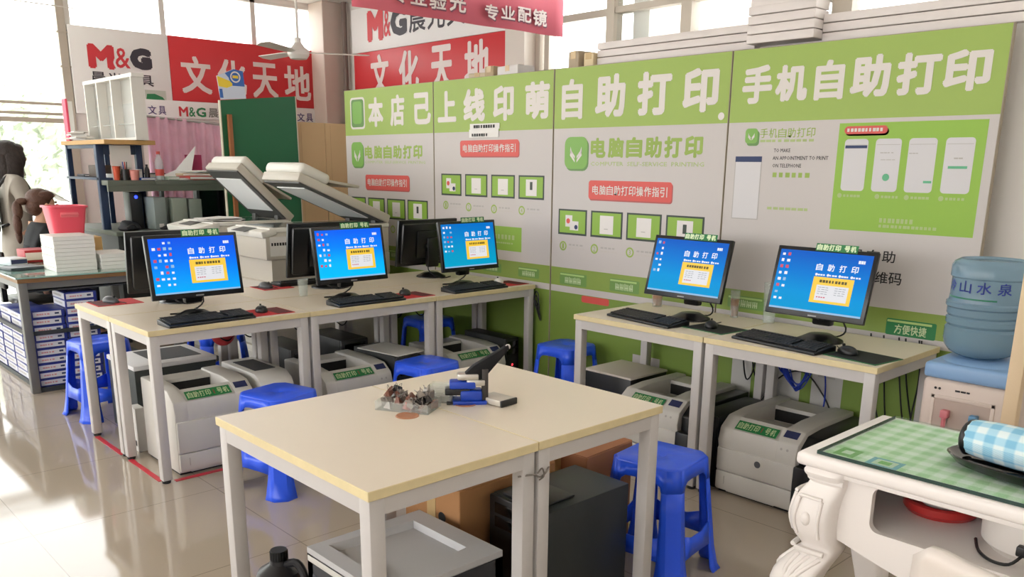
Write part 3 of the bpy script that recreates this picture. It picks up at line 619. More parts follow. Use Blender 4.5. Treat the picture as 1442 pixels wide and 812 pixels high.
mb = MB(); mb.tube([(-1.612, 1.54, .655), (-1.585, 1.575, .66), (-1.582, 1.6, .648), (-1.585, 1.63, .66), (-1.612, 1.665, .662)], .003); mb.tube([(-1.585, 1.59, .66), (-1.578, 1.602, .675), (-1.578, 1.61, .65), (-1.582, 1.595, .64)], .0025)
tag(mb.build('wire_tie', mat('grey_wire', (128, 122, 116), .4, metal=.6)), 'grey wire twisted round the two middle legs of the foreground tables', 'wire')
GL = 'computer tables of the double row on the left'
ys = [(1.38, 2.214), (2.216, 3.049), (3.051, 3.87)]
for (a, b), s in zip(ys, ('nearest', 'middle', 'farthest')):
    work_table('%s front table of the left row, under the %s lit monitor' % (s, s), GL, -4.43, -3.905, a, b)
    work_table('%s rear table of the left row, under the back facing black monitor' % s, GL, -4.96, -4.435, a, b)
GRT = 'computer tables along the display boards'
work_table('left computer table by the display boards, blue stool at its left leg', GRT, -2.972, -2.168, 3.23, 3.85)
work_table('right computer table by the display boards, next to the water dispenser', GRT, -2.164, -1.36, 3.23, 3.85)
# ------------------------------------------------------------------ computers on the tables
SCR = {'deep': [(0, 172, 244), (0, 146, 244), (4, 108, 238), (16, 84, 228)], 'cyan': [(0, 190, 246), (0, 178, 250), (0, 130, 246), (10, 96, 240)],
       'teal': [(0, 158, 196), (0, 150, 194), (0, 132, 200), (0, 110, 196)], 'azure': [(0, 150, 206), (0, 146, 214), (4, 120, 208), (16, 92, 192)]}
E_W = mat('screen_white', (236, 240, 250), emit=.9); E_Y = mat('screen_yellow', (250, 204, 60), emit=.9); E_C = mat('screen_card', (232, 232, 236), emit=.85)
E_K = mat('screen_dark', (96, 84, 20), emit=.7); E_R = mat('screen_red', (214, 70, 100), emit=.8); E_G = mat('screen_grey', (150, 156, 166), emit=.7); E_B = mat('screen_bar', (150, 196, 236), emit=.8)
M_BEZ = mat('monitor_black_plastic', (18, 19, 22), .28)
def panel_frame(tilt, zc):
    # the panel's own axes, leaning back by `tilt`
    M = Matrix.Translation((0, 0, zc)) @ Matrix.Rotation(R(-tilt), 4, 'X')
    return M
def monitor(label, x, y, z, rz, scheme=None, tilt=9, w=.462, h=.305, zc=.26, icons=(4, 8), seed=1, group=None, tagtext=True):
    t = thing('computer_monitor', label, 'monitor', (x, y, z), rz, group)
    M = panel_frame(tilt, zc); P = lambda v: M @ Vector(v); r = Vector((1, 0, 0)); u = M.to_3x3() @ Vector((0, 0, 1)); n = r.cross(u)
    b = .017; mb = MB()
    mb.box(-w / 2, w / 2, -.022, .0, -h / 2 - .004, h / 2, .004, M)
    mb.box(-w / 2 + .02, w / 2 - .02, 0, .03, -h / 2 + .02, h / 2 - .02, .012, M); mb.box(-.12, .12, .03, .048, -.1, .09, .012, M)
    cas = mb.build('casing', M_BEZ, t)
    mb = MB(); mb.box(-.045, .045, .028, .07, .07, .27, .01); mb.cyl(P((-.06, .045, -.02)), P((.06, .045, -.02)), .02); mb.build('neck', M_BEZ, t)
    mb = MB(); mb.lathe([(.0, .034), (.05, .032), (.085, .014), (.1, .007), (.102, 0), (0, 0)], (0, .035, 0), 32); mb.build('base', M_BEZ, t)
    if scheme:
        o = P((0, -.0225, 0)); hw, hh = w / 2 - b, h / 2 - b
        mb = MB(); mb.quad(o, r, u, -hw, hw, -hh + .004, hh, .0004); s = mb.build('screen', screen_mat('screen_' + scheme, SCR[scheme], 1.0) if 'screen_' + scheme not in MATS else MATS['screen_' + scheme], t, 0)
        mb = MB(); W_, H_ = 2 * hw, 2 * hh
        fx = lambda f: -hw + f * W_
        fz = lambda f: -hh + f * H_
        for i, ch in enumerate('自助打印'): mb.text(ch, o, r, u, fx(.43 + .125 * i), fx(.43 + .125 * i) + .031, fz(.70), fz(.70) + .031, bold=.03, off=.001, res=1)
        for i in range(4): mb.disc(o, r, u, fx(.45 + .125 * i), fz(.635), .006, .001, 10); mb.dashes(o, r, u, fx(.465 + .125 * i), fx(.55 + .125 * i), fz(.62), fz(.645), .001, 3, i)
        mb.dashes(o, r, u, fx(.86), fx(.94), fz(.86), fz(.91), .001, 3, 2); mb.build('title_print', E_W, s, 0)
        mb = MB(); mb.quad(o, r, u, fx(.43), fx(.86), fz(.18), fz(.60), .001); mb.m = 1; mb.quad(o, r, u, fx(.48), fx(.82), fz(.22), fz(.47), .0015)
        mb.m = 2; mb.dashes(o, r, u, fx(.5), fx(.8), fz(.51), fz(.555), .0015, 9, seed)
        mb.m = 3
        for k in range(4): mb.dashes(o, r, u, fx(.5), fx(.62), fz(.43 - .035 * k), fz(.438 - .035 * k), .002, 3, k); mb.dashes(o, r, u, fx(.68), fx(.8), fz(.43 - .035 * k), fz(.438 - .035 * k), .002, 3, k + 5)
        mb.m = 4; mb.dashes(o, r, u, fx(.5), fx(.6), fz(.265), fz(.282), .002, 4, 3); mb.build('notice_card', [E_Y, E_C, E_K, E_G, E_R], s, 0)
        q = random.Random(seed); mb = MB()
        for row in range(icons[1]):
            for c in range(icons[0]):
                if q.random() < .85:
                    mb.m = q.choice([0, 0, 1, 0, 2]); mb.quad(o, r, u, fx(.03 + .062 * c), fx(.03 + .062 * c) + .011 + .005 * q.random(), fz(.9 - .105 * row), fz(.9 - .105 * row) + .009 + .006 * q.random(), .001)
        mb.m = 1; mb.quad(o, r, u, -hw, hw, -hh + .004, -hh + .012, .001); mb.build('desktop_icons', [E_W, E_B, E_R], s, 0)
        if tagtext:
            mb = MB(); oo = P((0, -.0245, 0)); mb.box(-.05, .14, -.0245, -.0225, h / 2 - .013, h / 2 + .02, 0, M); mb.m = 1
            for i, ch in enumerate('自助打印'): mb.text(ch, oo, r, u, -.045 + .028 * i, -.045 + .028 * i + .025, h / 2 - .009, h / 2 + .017, bold=.05, off=.0006, res=1)
            for i, ch in enumerate('号机'): mb.text(ch, oo, r, u, .08 + .028 * i, .08 + .028 * i + .025, h / 2 - .009, h / 2 + .017, bold=.05, off=.0006, res=1)
            mb.build('name_label', [M_DGREEN, mat('label_bright_print', (220, 240, 200), .5)], t, 0, 'green paper label with pale lettering on the top edge')
        mb = MB(); mb.quad(P((0, -.0222, 0)), r, u, -.02, .02, -h / 2 + .003, -h / 2 + .009, .0008); mb.build('maker_badge', mat('badge_grey', (150, 150, 152), .4), t, 0)
    else:
        mb = MB(); mb.disc(P((0, .0482, 0)), -r, u, 0, -.02, .012, .0008); mb.build('rear_badge', mat('badge_grey', (150, 150, 152), .4), t, 0)
    mb = MB(); mb.tube([(.03, .06, .16), (.08, .11, .06), (.02, .16, .006), (-.08, .15, .006)], .004); mb.build('cable', M_RUB, t)
    return t
GM = 'lit computer monitors for self service printing'
mons = [('lit monitor nearest in the left row, its blue screen facing the room', -4.12, 1.71, 90, 'deep', (4, 8)), ('lit monitor in the middle of the left row, before the black back of another', -4.12, 2.60, 90, 'cyan', (3, 7)),
        ('lit monitor at the far end of the left row, teal screen', -4.12, 3.47, 90, 'teal', (3, 6)), ('left lit monitor of the two by the display boards', -2.49, 3.55, 0, 'azure', (2, 6)), ('right lit monitor by the boards, nearest the water bottle', -1.775, 3.53, 0, 'azure', (2, 8))]
for i, (lb, x, y, rz, sc, ic) in enumerate(mons): monitor(lb, x, y, .75, rz, sc, 9 if rz else 15, icons=ic, seed=i + 2, group=GM)
GBM = 'black monitors facing away on the rear tables'
monitor('black monitor seen from behind, mostly hidden by the nearest lit screen', -4.72, 1.84, .75, -90, None, 6, .49, .33, .225, group=GBM)
monitor('black monitor seen from behind, between the photocopier and the middle lit screen', -4.70, 2.78, .75, -90, None, 8, .49, .33, .235, group=GBM)
monitor('black monitor seen from behind, left of the teal screen against the boards', -4.70, 3.60, .75, -90, None, 8, .50, .31, .235, group=GBM)
M_KEY = mat('black_keys', (34, 35, 38), .55)
def keyboard(label, x, y, rz, w=.44, d=.15, group='black keyboards'):
    t = thing('keyboard', label, 'keyboard', (x, y, .75), rz, group)
    mb = MB(); mb.prism([(-d / 2, 0), (d / 2, 0), (d / 2, .026), (d / 2 - .012, .028), (-d / 2, .012)], 'X', -w / 2, w / 2, .003); mb.build('body', M_BLK, t)
    mb = MB(); M = Matrix.Translation((0, -.006, .0215)) @ Matrix.Rotation(R(6), 4, 'X')
    for r_ in range(6):
        yy = -d / 2 + .022 + r_ * .0195 + (.006 if r_ == 5 else 0); xx = -w / 2 + .012
        while xx < w / 2 - .02:
            ww = .016 if not (r_ == 0 and -.1 < xx < .0) else .1
            if not (-.0 + .07 < xx < .078): mb.box(xx, xx + ww, yy, yy + .016, 0, .006, 0, M)
            xx += ww + .003
    mb.build('keys', M_KEY, t, 0)
    return t
keyboard('black keyboard in front of the nearest lit monitor of the left row', -3.985, 1.70, 92, d=.14)
keyboard('black keyboard in front of the middle lit monitor of the left row', -3.983, 2.62, 90, d=.14)
keyboard('black keyboard in front of the teal screen at the far end', -3.985, 3.42, 91, d=.14)
keyboard('black keyboard under the left monitor by the display boards', -2.60, 3.37, -8)
keyboard('black keyboard under the right monitor by the boards, next to the water dispenser', -1.84, 3.35, -8)
keyboard('black keyboard on the rear table beside the second mouse, seen past the photocopier', -5.0 + .1, 2.76, -90)
M_MPR = mat('red_mouse_pad_cloth', (196, 44, 50), .8, noise=.06, scale=14); M_MPK = mat('black_mouse_pad', (20, 24, 22), .75); M_MPG = mat('mouse_pad_green_rim', (52, 110, 70), .7)
M_MPD = mat('dark_red_print', (96, 34, 38), .8)
def mouse_pad(label, x, y, rz, red=True, w=.24, d=.2):
    t = thing('mouse_pad', label, 'mouse pad', (x, y, .75), rz, 'mouse pads')
    mb = MB(); mb.box(-w / 2, w / 2, -d / 2, d / 2, 0, .003, .001); mb.build('mat', M_MPR if red else M_MPG, t, 0)
    mb = MB(); mb.quad((0, 0, .003), X, Y, -w / 2 + .006 if not red else w * .1, w / 2 - .006, -d / 2 + .006, d / 2 - .006, .0004); mb.build('print', M_MPD if red else M_MPK, t, 0)
    return t
def mouse(label, x, y, rz, m=None, cable=((.0, .055, .01), (.025, .09, .005), (.03, .11, .004), (.04, .13, .004)), z=.7535):
    t = thing('computer_mouse', label, 'mouse', (x, y, z), rz, 'computer mice')
    mb = MB(); bm = bmesh.new(); bmesh.ops.create_uvsphere(bm, u_segments=20, v_segments=12, radius=1)
    for v in bm.verts:
        zz = max(v.co.z, -.25) if v.co.z < 0 else v.co.z; v.co = Vector((v.co.x * (.031 - .004 * v.co.y), v.co.y * .056, (zz + .25) * .027 * (1 - .18 * v.co.y)))
    mb.bmadd(bm); mb.build('shell', m or M_BLK, t)
    mb = MB(); mb.cyl((-.004, .026, .032), (.004, .026, .032), .006, n=12); mb.build('scroll_wheel', M_RUB, t)
    mb = MB(); mb.tube(cable, .002); mb.build('cable', M_RUB, t)
    return t
M_MG = mat('grey_topped_mouse', (70, 72, 76), .35); M_MW = mat('white_mouse', (226, 224, 220), .4)
mouse_pad('red mouse pad at the nearest lit monitor of the left row', -4.05, 2.035, 90); mouse('black mouse on the red pad at the nearest lit monitor', -4.06, 2.02, 70)
mouse_pad('red mouse pad at the middle lit monitor of the left row', -4.05, 2.96, 90); mouse('black mouse on the red pad at the middle lit monitor', -4.08, 2.95, 75)
mouse_pad('red mouse pad at the far end of the left row by the boards', -4.06, 3.745, 90); mouse('white mouse on the red pad at the far end of the left row', -4.10, 3.72, 60, M_MW)
mouse_pad('black mouse pad at the left monitor by the display boards', -2.25, 3.45, -6, False); mouse('black mouse on the pad at the left monitor by the boards', -2.28, 3.46, 30)
mouse_pad('black mouse pad at the right table corner near the water dispenser', -1.49, 3.38, -8, False); mouse('black mouse on the pad by the water dispenser end', -1.56, 3.385, 60)
mouse_pad('red mouse pad on the rear table at the near left corner', -4.86, 1.56, -90); mouse('grey topped black mouse at the near left corner of the rear table', -4.86, 1.54, -70, M_MG, ((.0, .055, .01), (.0, .12, .006)))
mouse_pad('red mouse pad on the rear table below the photocopier', -4.86, 2.50, -90, w=.2); mouse('black mouse on the rear table below the photocopier', -4.86, 2.46, -75, M_MG, ((.0, .055, .01), (.0, .1, .006)))
# tumblers by the monitors
def tumbler(label, x, y, m, liquid=None, h=.12, r=.034):
    t = thing('drinking_glass', label, 'glass', (x, y, .75), 0, 'glasses on the tables')
    mb = MB(); mb.lathe([(0, .001), (r * .8, .001), (r, h), (r - .003, h), (r * .8 - .003, .006), (0, .006)], n=24); mb.build('glass_wall', m, t)
    if liquid: mb = MB(); mb.lathe([(0, .007), (r * .8 - .004, .007), (r - .004, h * .7), (0, h * .7)], n=24); mb.build('tea', liquid, t)
M_CLR = glassy('clear_tumbler', (226, 232, 228), .22, .05)
tumbler('glass of amber tea behind the left monitor by the boards', -2.85, 3.78, M_CLR, mat('amber_tea', (160, 92, 28), .15))
tumbler('tall glass of amber tea right behind the left monitor by the boards', -2.37, 3.80, M_CLR, mat('amber_tea', (160, 92, 28), .15), .14, .026)
tumbler('empty clear tumbler beside the right monitor, near the black keyboard', -2.17, 3.80, M_CLR, None, .2, .036)
tumbler('small clear tumbler behind the middle lit monitor of the left row', -4.42, 2.47, M_CLR, None, .1, .03)

# ------------------------------------------------------------------ laser printers and computer cases under the tables
M_SLOT = mat('printer_slot_black', (18, 18, 19), .6)
def printer(label, x, y, rz, w=.44, d=.5, h=.38, z=0, side=None, group='grey white laser printers under the tables'):
    # stands with its control panel and paper drawer facing local -y
    t = thing('laser_printer', label, 'printer', (x, y, z), rz, group); W2 = w / 2; D = d / 2
    mb = MB(); prof = [(-D + .012, .012), (D, .012), (D, h), (D * .5, h), (-D * .2, h), (-D + .085, h - .012), (-D + .02, h - .06), (-D + .004, h - .12), (-D + .01, h - .15)]
    for a, b in ((-W2, -W2 + .07), (W2 - .1, W2)): mb.prism(prof, 'X', a, b, .008)
    prof2 = [(-D + .012, .012), (D, .012), (D, h - .012), (D * .45, h - .012), (D * .42, h - .09), (-D + .14, h - .03), (-D + .088, h - .013), (-D + .022, h - .062), (-D + .006, h - .12), (-D + .012, h - .15)]
    mb.prism(prof2, 'X', -W2 + .06, W2 - .09, 0); mb.build('body', M_PRN, t)
    mb = MB(); mb.box(-W2 + .075, W2 - .105, D * .418, D * .46, h - .085, h - .03); mb.build('output_slot', M_SLOT, t, 0)
    mb = MB(); mb.box(-W2 + .004, W2 - .004, -D + .0, -D + .03, .115, h - .155, .006); mb.build('front_door', M_PRN, t)
    mb = MB(); mb.box(-W2 + .004, W2 - .004, -D + .0, -D + .03, .022, .111, .006); dr = mb.build('paper_drawer', M_PRN, t)
    mb = MB(); mb.box(-W2 + .05, -W2 + .054, -D - .0015, -D + .002, .05, .09); mb.build('level_window', M_GREY, dr, 0)
    mb = MB(); mb.box(-W2 + .01, W2 - .01, -D + .02, -D + .03, .108, .118); mb.box(-W2 + .01, W2 - .01, -D + .02, -D + .03, h - .158, h - .148); mb.box(-W2 + .01, W2 - .01, -D + .03, D - .02, 0, .013); mb.build('seams', M_SLOT, t, 0)
    if side:
        mb = MB(); mb.prism([(-D + .035, .02), (D - .005, .02), (D - .005, h - .02), (-D * .2, h - .02), (-D + .1, h - .03), (-D + .04, h - .08)], 'X', W2 - .002, W2 + side, .006)
        mb.box(W2 - .004, W2 + side - .008, -D - .004, -D + .04, .022, h - .15, .006); mb.build('side_cover', M_BLK, t)
    # control panel on the sloping top right, label on the sloping lip
    u = Vector((0, .065, .048)).normalized(); o = Vector((0, -D + .02, h - .06)); L_ = (Vector((0, .065, .048))).length
    mb = MB(); mb.quad(o, X, u, W2 - .088, W2 - .02, L_ * .35, L_ * .85, .003); mb.build('display', mat('printer_display', (54, 60, 96), .2), t, 0)
    mb = MB()
    for a in (W2 - .075, W2 - .045): mb.disc((0, -D + .012, h - .09), X, Vector((0, .016, .06)).normalized(), a, 0, .006, .002, 10)
    mb.build('buttons', M_GREY, t, 0)
    mb = MB(); mb.quad(o, X, u, -W2 + .075, W2 - .115, L_ * .06, L_ * .72, .0035); mb.m = 1
    lx = -W2 + .083; lw = (w - .206) / 7
    for i, ch in enumerate('自助打印 号机'):
        if ch != ' ': mb.text(ch, o, X, u, lx + lw * i, lx + lw * (i + .9), L_ * .16, L_ * .62, bold=.03, off=.0045, res=1)
    mb.m = 2; mb.text('1', o, X, u, lx + lw * 4.35, lx + lw * 4.5, L_ * .2, L_ * .55, bold=.02, off=.0045, res=1)
    mb.build('green_label', [M_DGREEN, M_LT, mat('dull_red_ink', (150, 70, 60), .6)], t, 0, 'green strip label with white lettering')
    mb = MB(); o2 = Vector((0, -D, 0)); mb.disc(o2, X, Z, 0.02, h * .5, .016, .001); mb.m = 1; mb.text('hp', o2, X, Vector((.22, 0, .97)), .008, .03, h * .5 - .011, h * .5 + .011, bold=.03, off=.002, res=2)
    mb.build('round_logo', [mat('logo_disc_grey', (84, 86, 92), .3), M_PRN], t, 0)
    return t
printer('grey white laser printer under the left table by the boards, behind the foreground table corner', -2.545, 3.585, 0, .39, .52, .385, side=.08)
printer('grey white laser printer under the right table by the boards, black right side', -1.905, 3.58, 0, .40, .54, .38, side=.095)
printer('large grey white laser printer at the near end of the left row', -4.175, 1.70, 90, .42, .43, .43)
printer('grey white laser printer under the middle table of the left row', -4.2, 2.55, 90, .44, .48, .39)
printer('grey white laser printer under the far table of the left row, seen behind the stapler', -4.2, 3.45, 90, .44, .48, .37)
def pc_case(label, x, y, rz, w, d, h, group='computer cases under the tables', top=None, led=None, m=None, vents=True):
    t = thing('computer_case', label, 'computer', (x, y, 0), rz, group)
    mb = MB(); mb.box(-w / 2, w / 2, -d / 2 + .02, d / 2, .012, h, .004); mb.build('body', m or M_BLKM, t)
    mb = MB(); mb.box(-w / 2, w / 2, -d / 2, -d / 2 + .022, .012, h, .008); fp = mb.build('front_panel', M_BLK, t)
    mb = MB()
    for k in range(2): mb.box(-w * .38, w * .38, -d / 2 - .003, -d / 2 + .003, h - .06 - .05 * k, h - .022 - .05 * k, .002)
    mb.build('drive_bay', mat('gloss_black', (12, 12, 14), .15), fp)
    if led: mb = MB(); mb.disc((0, -d / 2, 0), X, Z, 0, h * .55, .008, .0015); mb.build('power_light', mat('red_power_light', (255, 60, 70), emit=2), fp, 0)
    mb = MB()
    for sx in (-1, 1):
        for sy in (-1, 1): mb.cyl((sx * w * .36, sy * d * .4, 0), (sx * w * .36, sy * d * .4, .014), .014, n=10)
    mb.build('feet', M_RUB, t)
    if top: mb = MB(); mb.box(-w / 2 + .004, w / 2 - .004, -d / 2 + .03, d / 2 - .004, h, h + .004, .001); mb.build('top_sheet', top, t, 0)
    return t
pc_case('black computer case under the middle left table', -4.18, 2.882, 90, .18, .46, .41, top=None)
pc_case('added black case filling the dark under the middle rear table, behind the white printer', -4.72, 2.50, 90, .18, .44, .42)  # added black body, stands in for the deep shade below the rear table
pc_case('added black case filling the dark under the middle rear table, behind the paper covered case', -4.72, 2.86, 90, .20, .44, .43)  # second added body, blackens the gap under the same table
pc_case('black computer case with a red light under the far left table', -4.2, 3.747, 90, .12, .42, .40, led=True)
pc_case('black computer case between the two tables by the boards', -2.18, 3.54, 0, .12, .44, .36)
pc_case('tall black computer case under the foreground tables', -1.885, 2.005, 0, .26, .43, .42, m=mat('dark_grey_steel', (40, 46, 48), .45, noise=.08, scale=6))
t = [o for o in COL.objects if o.get('label', '').startswith('tall black computer case')][0]
mb = MB(); mb.box(-.09, .09, -.19, -.02, .42, .43, .006); mb.box(-.02, .05, -.17, -.155, .43, .432); mb.build('top_hatch', M_BLK, t)
# black box with a white lid left of the right hand printers, and sheets lying on a case
t = thing('computer_case', 'black flat topped case with pale lid below the left table by the boards', 'computer', (-2.93, 3.64, 0), 0, 'computer cases under the tables')
mb = MB(); mb.box(-.165, .165, -.17, .15, .0, .39, .006); mb.build('body', M_BLK, t)
mb = MB(); mb.box(-.168, .168, -.173, .153, .39, .402, .003); mb.build('lid', mat('pale_lid', (206, 198, 190), .5), t)
mb = MB(); mb.disc((0, -.17, 0), X, Z, .04, .26, .03, .001); mb.build('round_vent', mat('vent_grey', (54, 54, 58), .6), t, 0)
t = thing('paper_sheet', 'sheets of white paper lying on the black case under the middle left table', 'paper', (-4.185, 2.90, .411), 8)
mb = MB(); mb.box(-.16, .2, -.115, .115, .0, .006, .001); mb.build('sheets', M_PAPER, t, 0)
# first table: white rimmed case with dark mesh top, white tower with black glossy front
t = thing('computer_case', 'case with white rimmed dark mesh top behind the nearest left printer', 'computer', (-4.855, 1.76, 0), 0, 'computer cases under the tables')
mb = MB(); mb.box(-.21, .21, -.21, .25, .012, .40, .006); mb.build('body', mat('dark_green_grey', (42, 48, 48), .45), t)
mb = MB(); mb.box(-.214, .214, -.214, .254, .40, .425, .004); mb.build('white_rim', mat('case_white', (222, 222, 224), .4), t)
mb = MB(); mb.box(-.17, .13, -.08, .2, .425, .427); mb.build('mesh_panel', mat('mesh_grey', (70, 72, 76), .7, noise=.3, scale=300), t, 0)
mb = MB()
for sx in (-.17, .17):
    for sy in (-.17, .2): mb.cyl((sx, sy, 0), (sx, sy, .014), .016, n=10)
mb.build('feet', M_RUB, t)
t = thing('computer_case', 'white computer tower with a glossy black front, right of the nearest left printer', 'computer', (-4.22, 2.05, 0), 90, 'computer cases under the tables')
mb = MB(); mb.prism([(-.22, .012), (.24, .012), (.24, .43), (-.16, .43), (-.215, .40), (-.235, .37)], 'X', -.095, .095, .01); mb.build('body', mat('case_silver_white', (206, 204, 200), .35), t)
mb = MB(); mb.box(-.082, .082, -.243, -.225, .03, .345, .008); fp = mb.build('front_panel', mat('gloss_black', (12, 12, 14), .15), t)
mb = MB(); mb.box(-.07, .07, -.246, -.24, .25, .256); mb.build('silver_trim', M_STEEL, fp, 0)
mb = MB(); mb.box(-.06, .06, -.1, .16, .43, .433); mb.build('mesh_panel', mat('mesh_grey', (70, 72, 76), .7), t, 0)
mb = MB(); mb.box(-.097, -.093, -.14, .2, .33, .336); mb.box(-.1, -.093, -.12, .1, .18, .25, .003); mb.build('side_groove', M_SLOT, t, 0)
t = thing('paper_box', 'slim white printed box standing upright beside the near left printer', 'box', (-4.52, 1.50, 0))
mb = MB(); mb.box(-.05, .05, -.025, .025, 0, .24, .002); mb.build('sleeve', M_PAPER, t, 0)
mb = MB(); mb.dashes((0, -.0253, 0), X, Z, -.04, .04, .03, .06, .0005, 3, 4); mb.build('print', M_INK, t, 0)
# big printer with a scooped grey output tray under the foreground table
t = thing('laser_printer', 'printer with a scooped grey top tray and dark sides under the foreground table', 'printer', (-1.98, 1.40, 0), 0)
a, b, c, d_, h = -.21, .215, -.21, .225, .35; mb = MB()
mb.prism([(c, .02), (d_, .02), (d_, h - .10), (c, h - .10)], 'X', a, b, .012); mb.box(a, a + .03, c, d_, h - .12, h - .02); mb.box(b - .03, b, c, d_, h - .12, h - .02); mb.box(a, b, c, c + .03, h - .12, h - .02); mb.box(a, b, d_ - .03, d_, h - .12, h - .02); mb.build('body', mat('charcoal_plastic', (56, 58, 64), .4), t)
mb = MB(); g = [(a, c, h - .022), (b, c, h - .022), (b, d_, h - .022), (a, d_, h - .022), (a, c, h), (b, c, h), (b, d_, h), (a, d_, h), (a + .035, c + .055, h), (b - .06, c + .055, h), (b - .09, d_ - .07, h), (a + .06, d_ - .07, h), (a + .06, c + .075, h - .03), (b - .11, c + .085, h - .045), (b - .15, d_ - .1, h - .085), (a + .1, d_ - .1, h - .085)]
mb.add(g, [(0, 1, 5, 4), (1, 2, 6, 5), (2, 3, 7, 6), (3, 0, 4, 7), (4, 5, 9, 8), (5, 6, 10, 9), (6, 7, 11, 10), (7, 4, 8, 11), (8, 9, 13, 12), (9, 10, 14, 13), (10, 11, 15, 14), (11, 8, 12, 15), (12, 13, 14, 15), (3, 2, 1, 0)])
mb.build('output_tray', mat('tray_grey', (188, 188, 190), .4, noise=.02), t, 0)
mb = MB(); mb.tube([(-.01, c + .075, h - .024), (.04, c + .1, h - .01), (.09, c + .08, h - .028)], .008); mb.build('paper_stop', M_BLK, t)
mb = MB(); mb.box(a + .03, b - .03, c - .004, c + .004, .04, h - .08, .004); dr = mb.build('front_door', mat('charcoal_plastic', (56, 58, 64), .4), t)
mb = MB(); mb.box(a + .004, b - .004, c - .003, c + .01, h - .045, h - .025, .003); mb.build('front_lip', M_PRN, t)

# ------------------------------------------------------------------ plastic stools
def make_stool(label):
    t = thing('plastic_stool', label, 'stool', (0, 0, 0), 0, 'blue plastic stools'); H = .455; CH = .04
    hw = lambda z: .142 + (.185 - .142) * (H - z) / H                  # half width grows towards the floor
    def side(k, z, f):                                              # point on side k: f runs -1..1 between the chamfered corners
        a = hw(z); e = f * (a - CH); p = [(e, -a), (a, e), (-e, a), (-a, -e)][k]; return (p[0], p[1], z)
    mb = MB(); N = 8
    ring = [side(k, H, f) for k in range(4) for f in (-1, 1)]
    inset = [(p[0] * .93, p[1] * .93, H + .006) for p in ring]; inner = [(p[0] * .15, p[1] * .15, H + .004) for p in ring]; hole = [(p[0] * .06, p[1] * .06, H - .006) for p in ring]
    vs = ring + inset + inner + hole; fs = []
    for L in range(3): fs += [(8 * L + i, 8 * L + (i + 1) % 8, 8 * L + 8 + (i + 1) % 8, 8 * L + 8 + i) for i in range(8)]
    fs.append(tuple(range(24, 32))); mb.add(vs, fs)
    zs = .372; arch = [(-.80, zs), (-.75, .392), (-.6, .405), (-.3, .408), (.3, .408), (.6, .405), (.75, .392), (.80, zs)]
    for k in range(4):                                              # skirt with an arched lower edge
        top = [side(k, H, f) for f in (-1, -.80, -.75, -.6, -.3, .3, .6, .75, .80, 1)]
        low = [side(k, zs, -1)] + [side(k, z, f) for f, z in arch] + [side(k, zs, 1)]
        mb.add(low + top, [(i, i + 1, 11 + i, 10 + i) for i in range(9)])
        a, b = side(k, H, 1), side((k + 1) % 4, H, -1); c, d = side(k, zs, 1), side((k + 1) % 4, zs, -1)
        mb.add([c, d, b, a], [(0, 1, 2, 3)])
    o = mb.build('seat', M_BLUE, t, 40); so = o.modifiers.new('thick', 'SOLIDIFY'); so.thickness = .005; so.offset = -1
    for k in range(4):
        k2 = (k + 1) % 4; mb = MB(); zz = [zs, .3, .2, .1, .02, 0]; rows = []
        for i, z in enumerate(zz):
            fl = .014 if i == 5 else (.006 if i == 4 else 0); w = .80 - .12 * (zs - z) / zs + (.0 if i < 4 else -.06)
            rows.append([side(k, z, w), side(k, z, .86), side(k, z, 1), side(k2, z, -1), side(k2, z, -.86), side(k2, z, -w)])
            if fl: rows[-1] = [(p[0] * (1 + fl / .18), p[1] * (1 + fl / .18), p[2]) for p in rows[-1]]
        mb.add([p for r_ in rows for p in r_], [(6 * i + j, 6 * (i + 1) + j, 6 * (i + 1) + j + 1, 6 * i + j + 1) for i in range(5) for j in range(5)])
        o = mb.build('leg', M_BLUE, t, 40); so = o.modifiers.new('thick', 'SOLIDIFY'); so.thickness = .006; so.offset = -1
        mb = MB(); pts = [(-.73, .115), (-.3, .118), (.3, .118), (.73, .115)]; up = [(-.75, .205), (-.3, .185), (.3, .185), (.75, .205)]
        mb.add([side(k, z, f) for f, z in pts] + [side(k, z, f) for f, z in up], [(i, i + 1, 5 + i, 4 + i) for i in range(3)])
        o = mb.build('stretcher', M_BLUE, t, 40); so = o.modifiers.new('thick', 'SOLIDIFY'); so.thickness = .006; so.offset = -1
    return t
st0 = make_stool('blue plastic stool right of the foreground table, nearest to view'); st0.location = (-1.80, 2.46, 0); st0.rotation_euler.z = R(8)
for x, y, rz, lb in ((-3.56, 1.83, 14, 'blue plastic stool left of the foreground table, before the big printer'), (-3.60, 2.74, 8, 'blue plastic stool behind the foreground table, by the middle left printer'),
                     (-3.42, 3.66, 4, 'blue plastic stool between the left row and the tables by the boards'), (-5.37, 1.60, 5, 'blue plastic stool at the far side of the left row, near end'),
                     (-5.28, 2.3, 0, 'blue plastic stool seen through the legs of the left row, middle'), (-4.70, 3.60, 0, 'blue plastic stool seen through the legs of the left row, far end')):
    dup(st0, (x, y, 0), rz, lb)
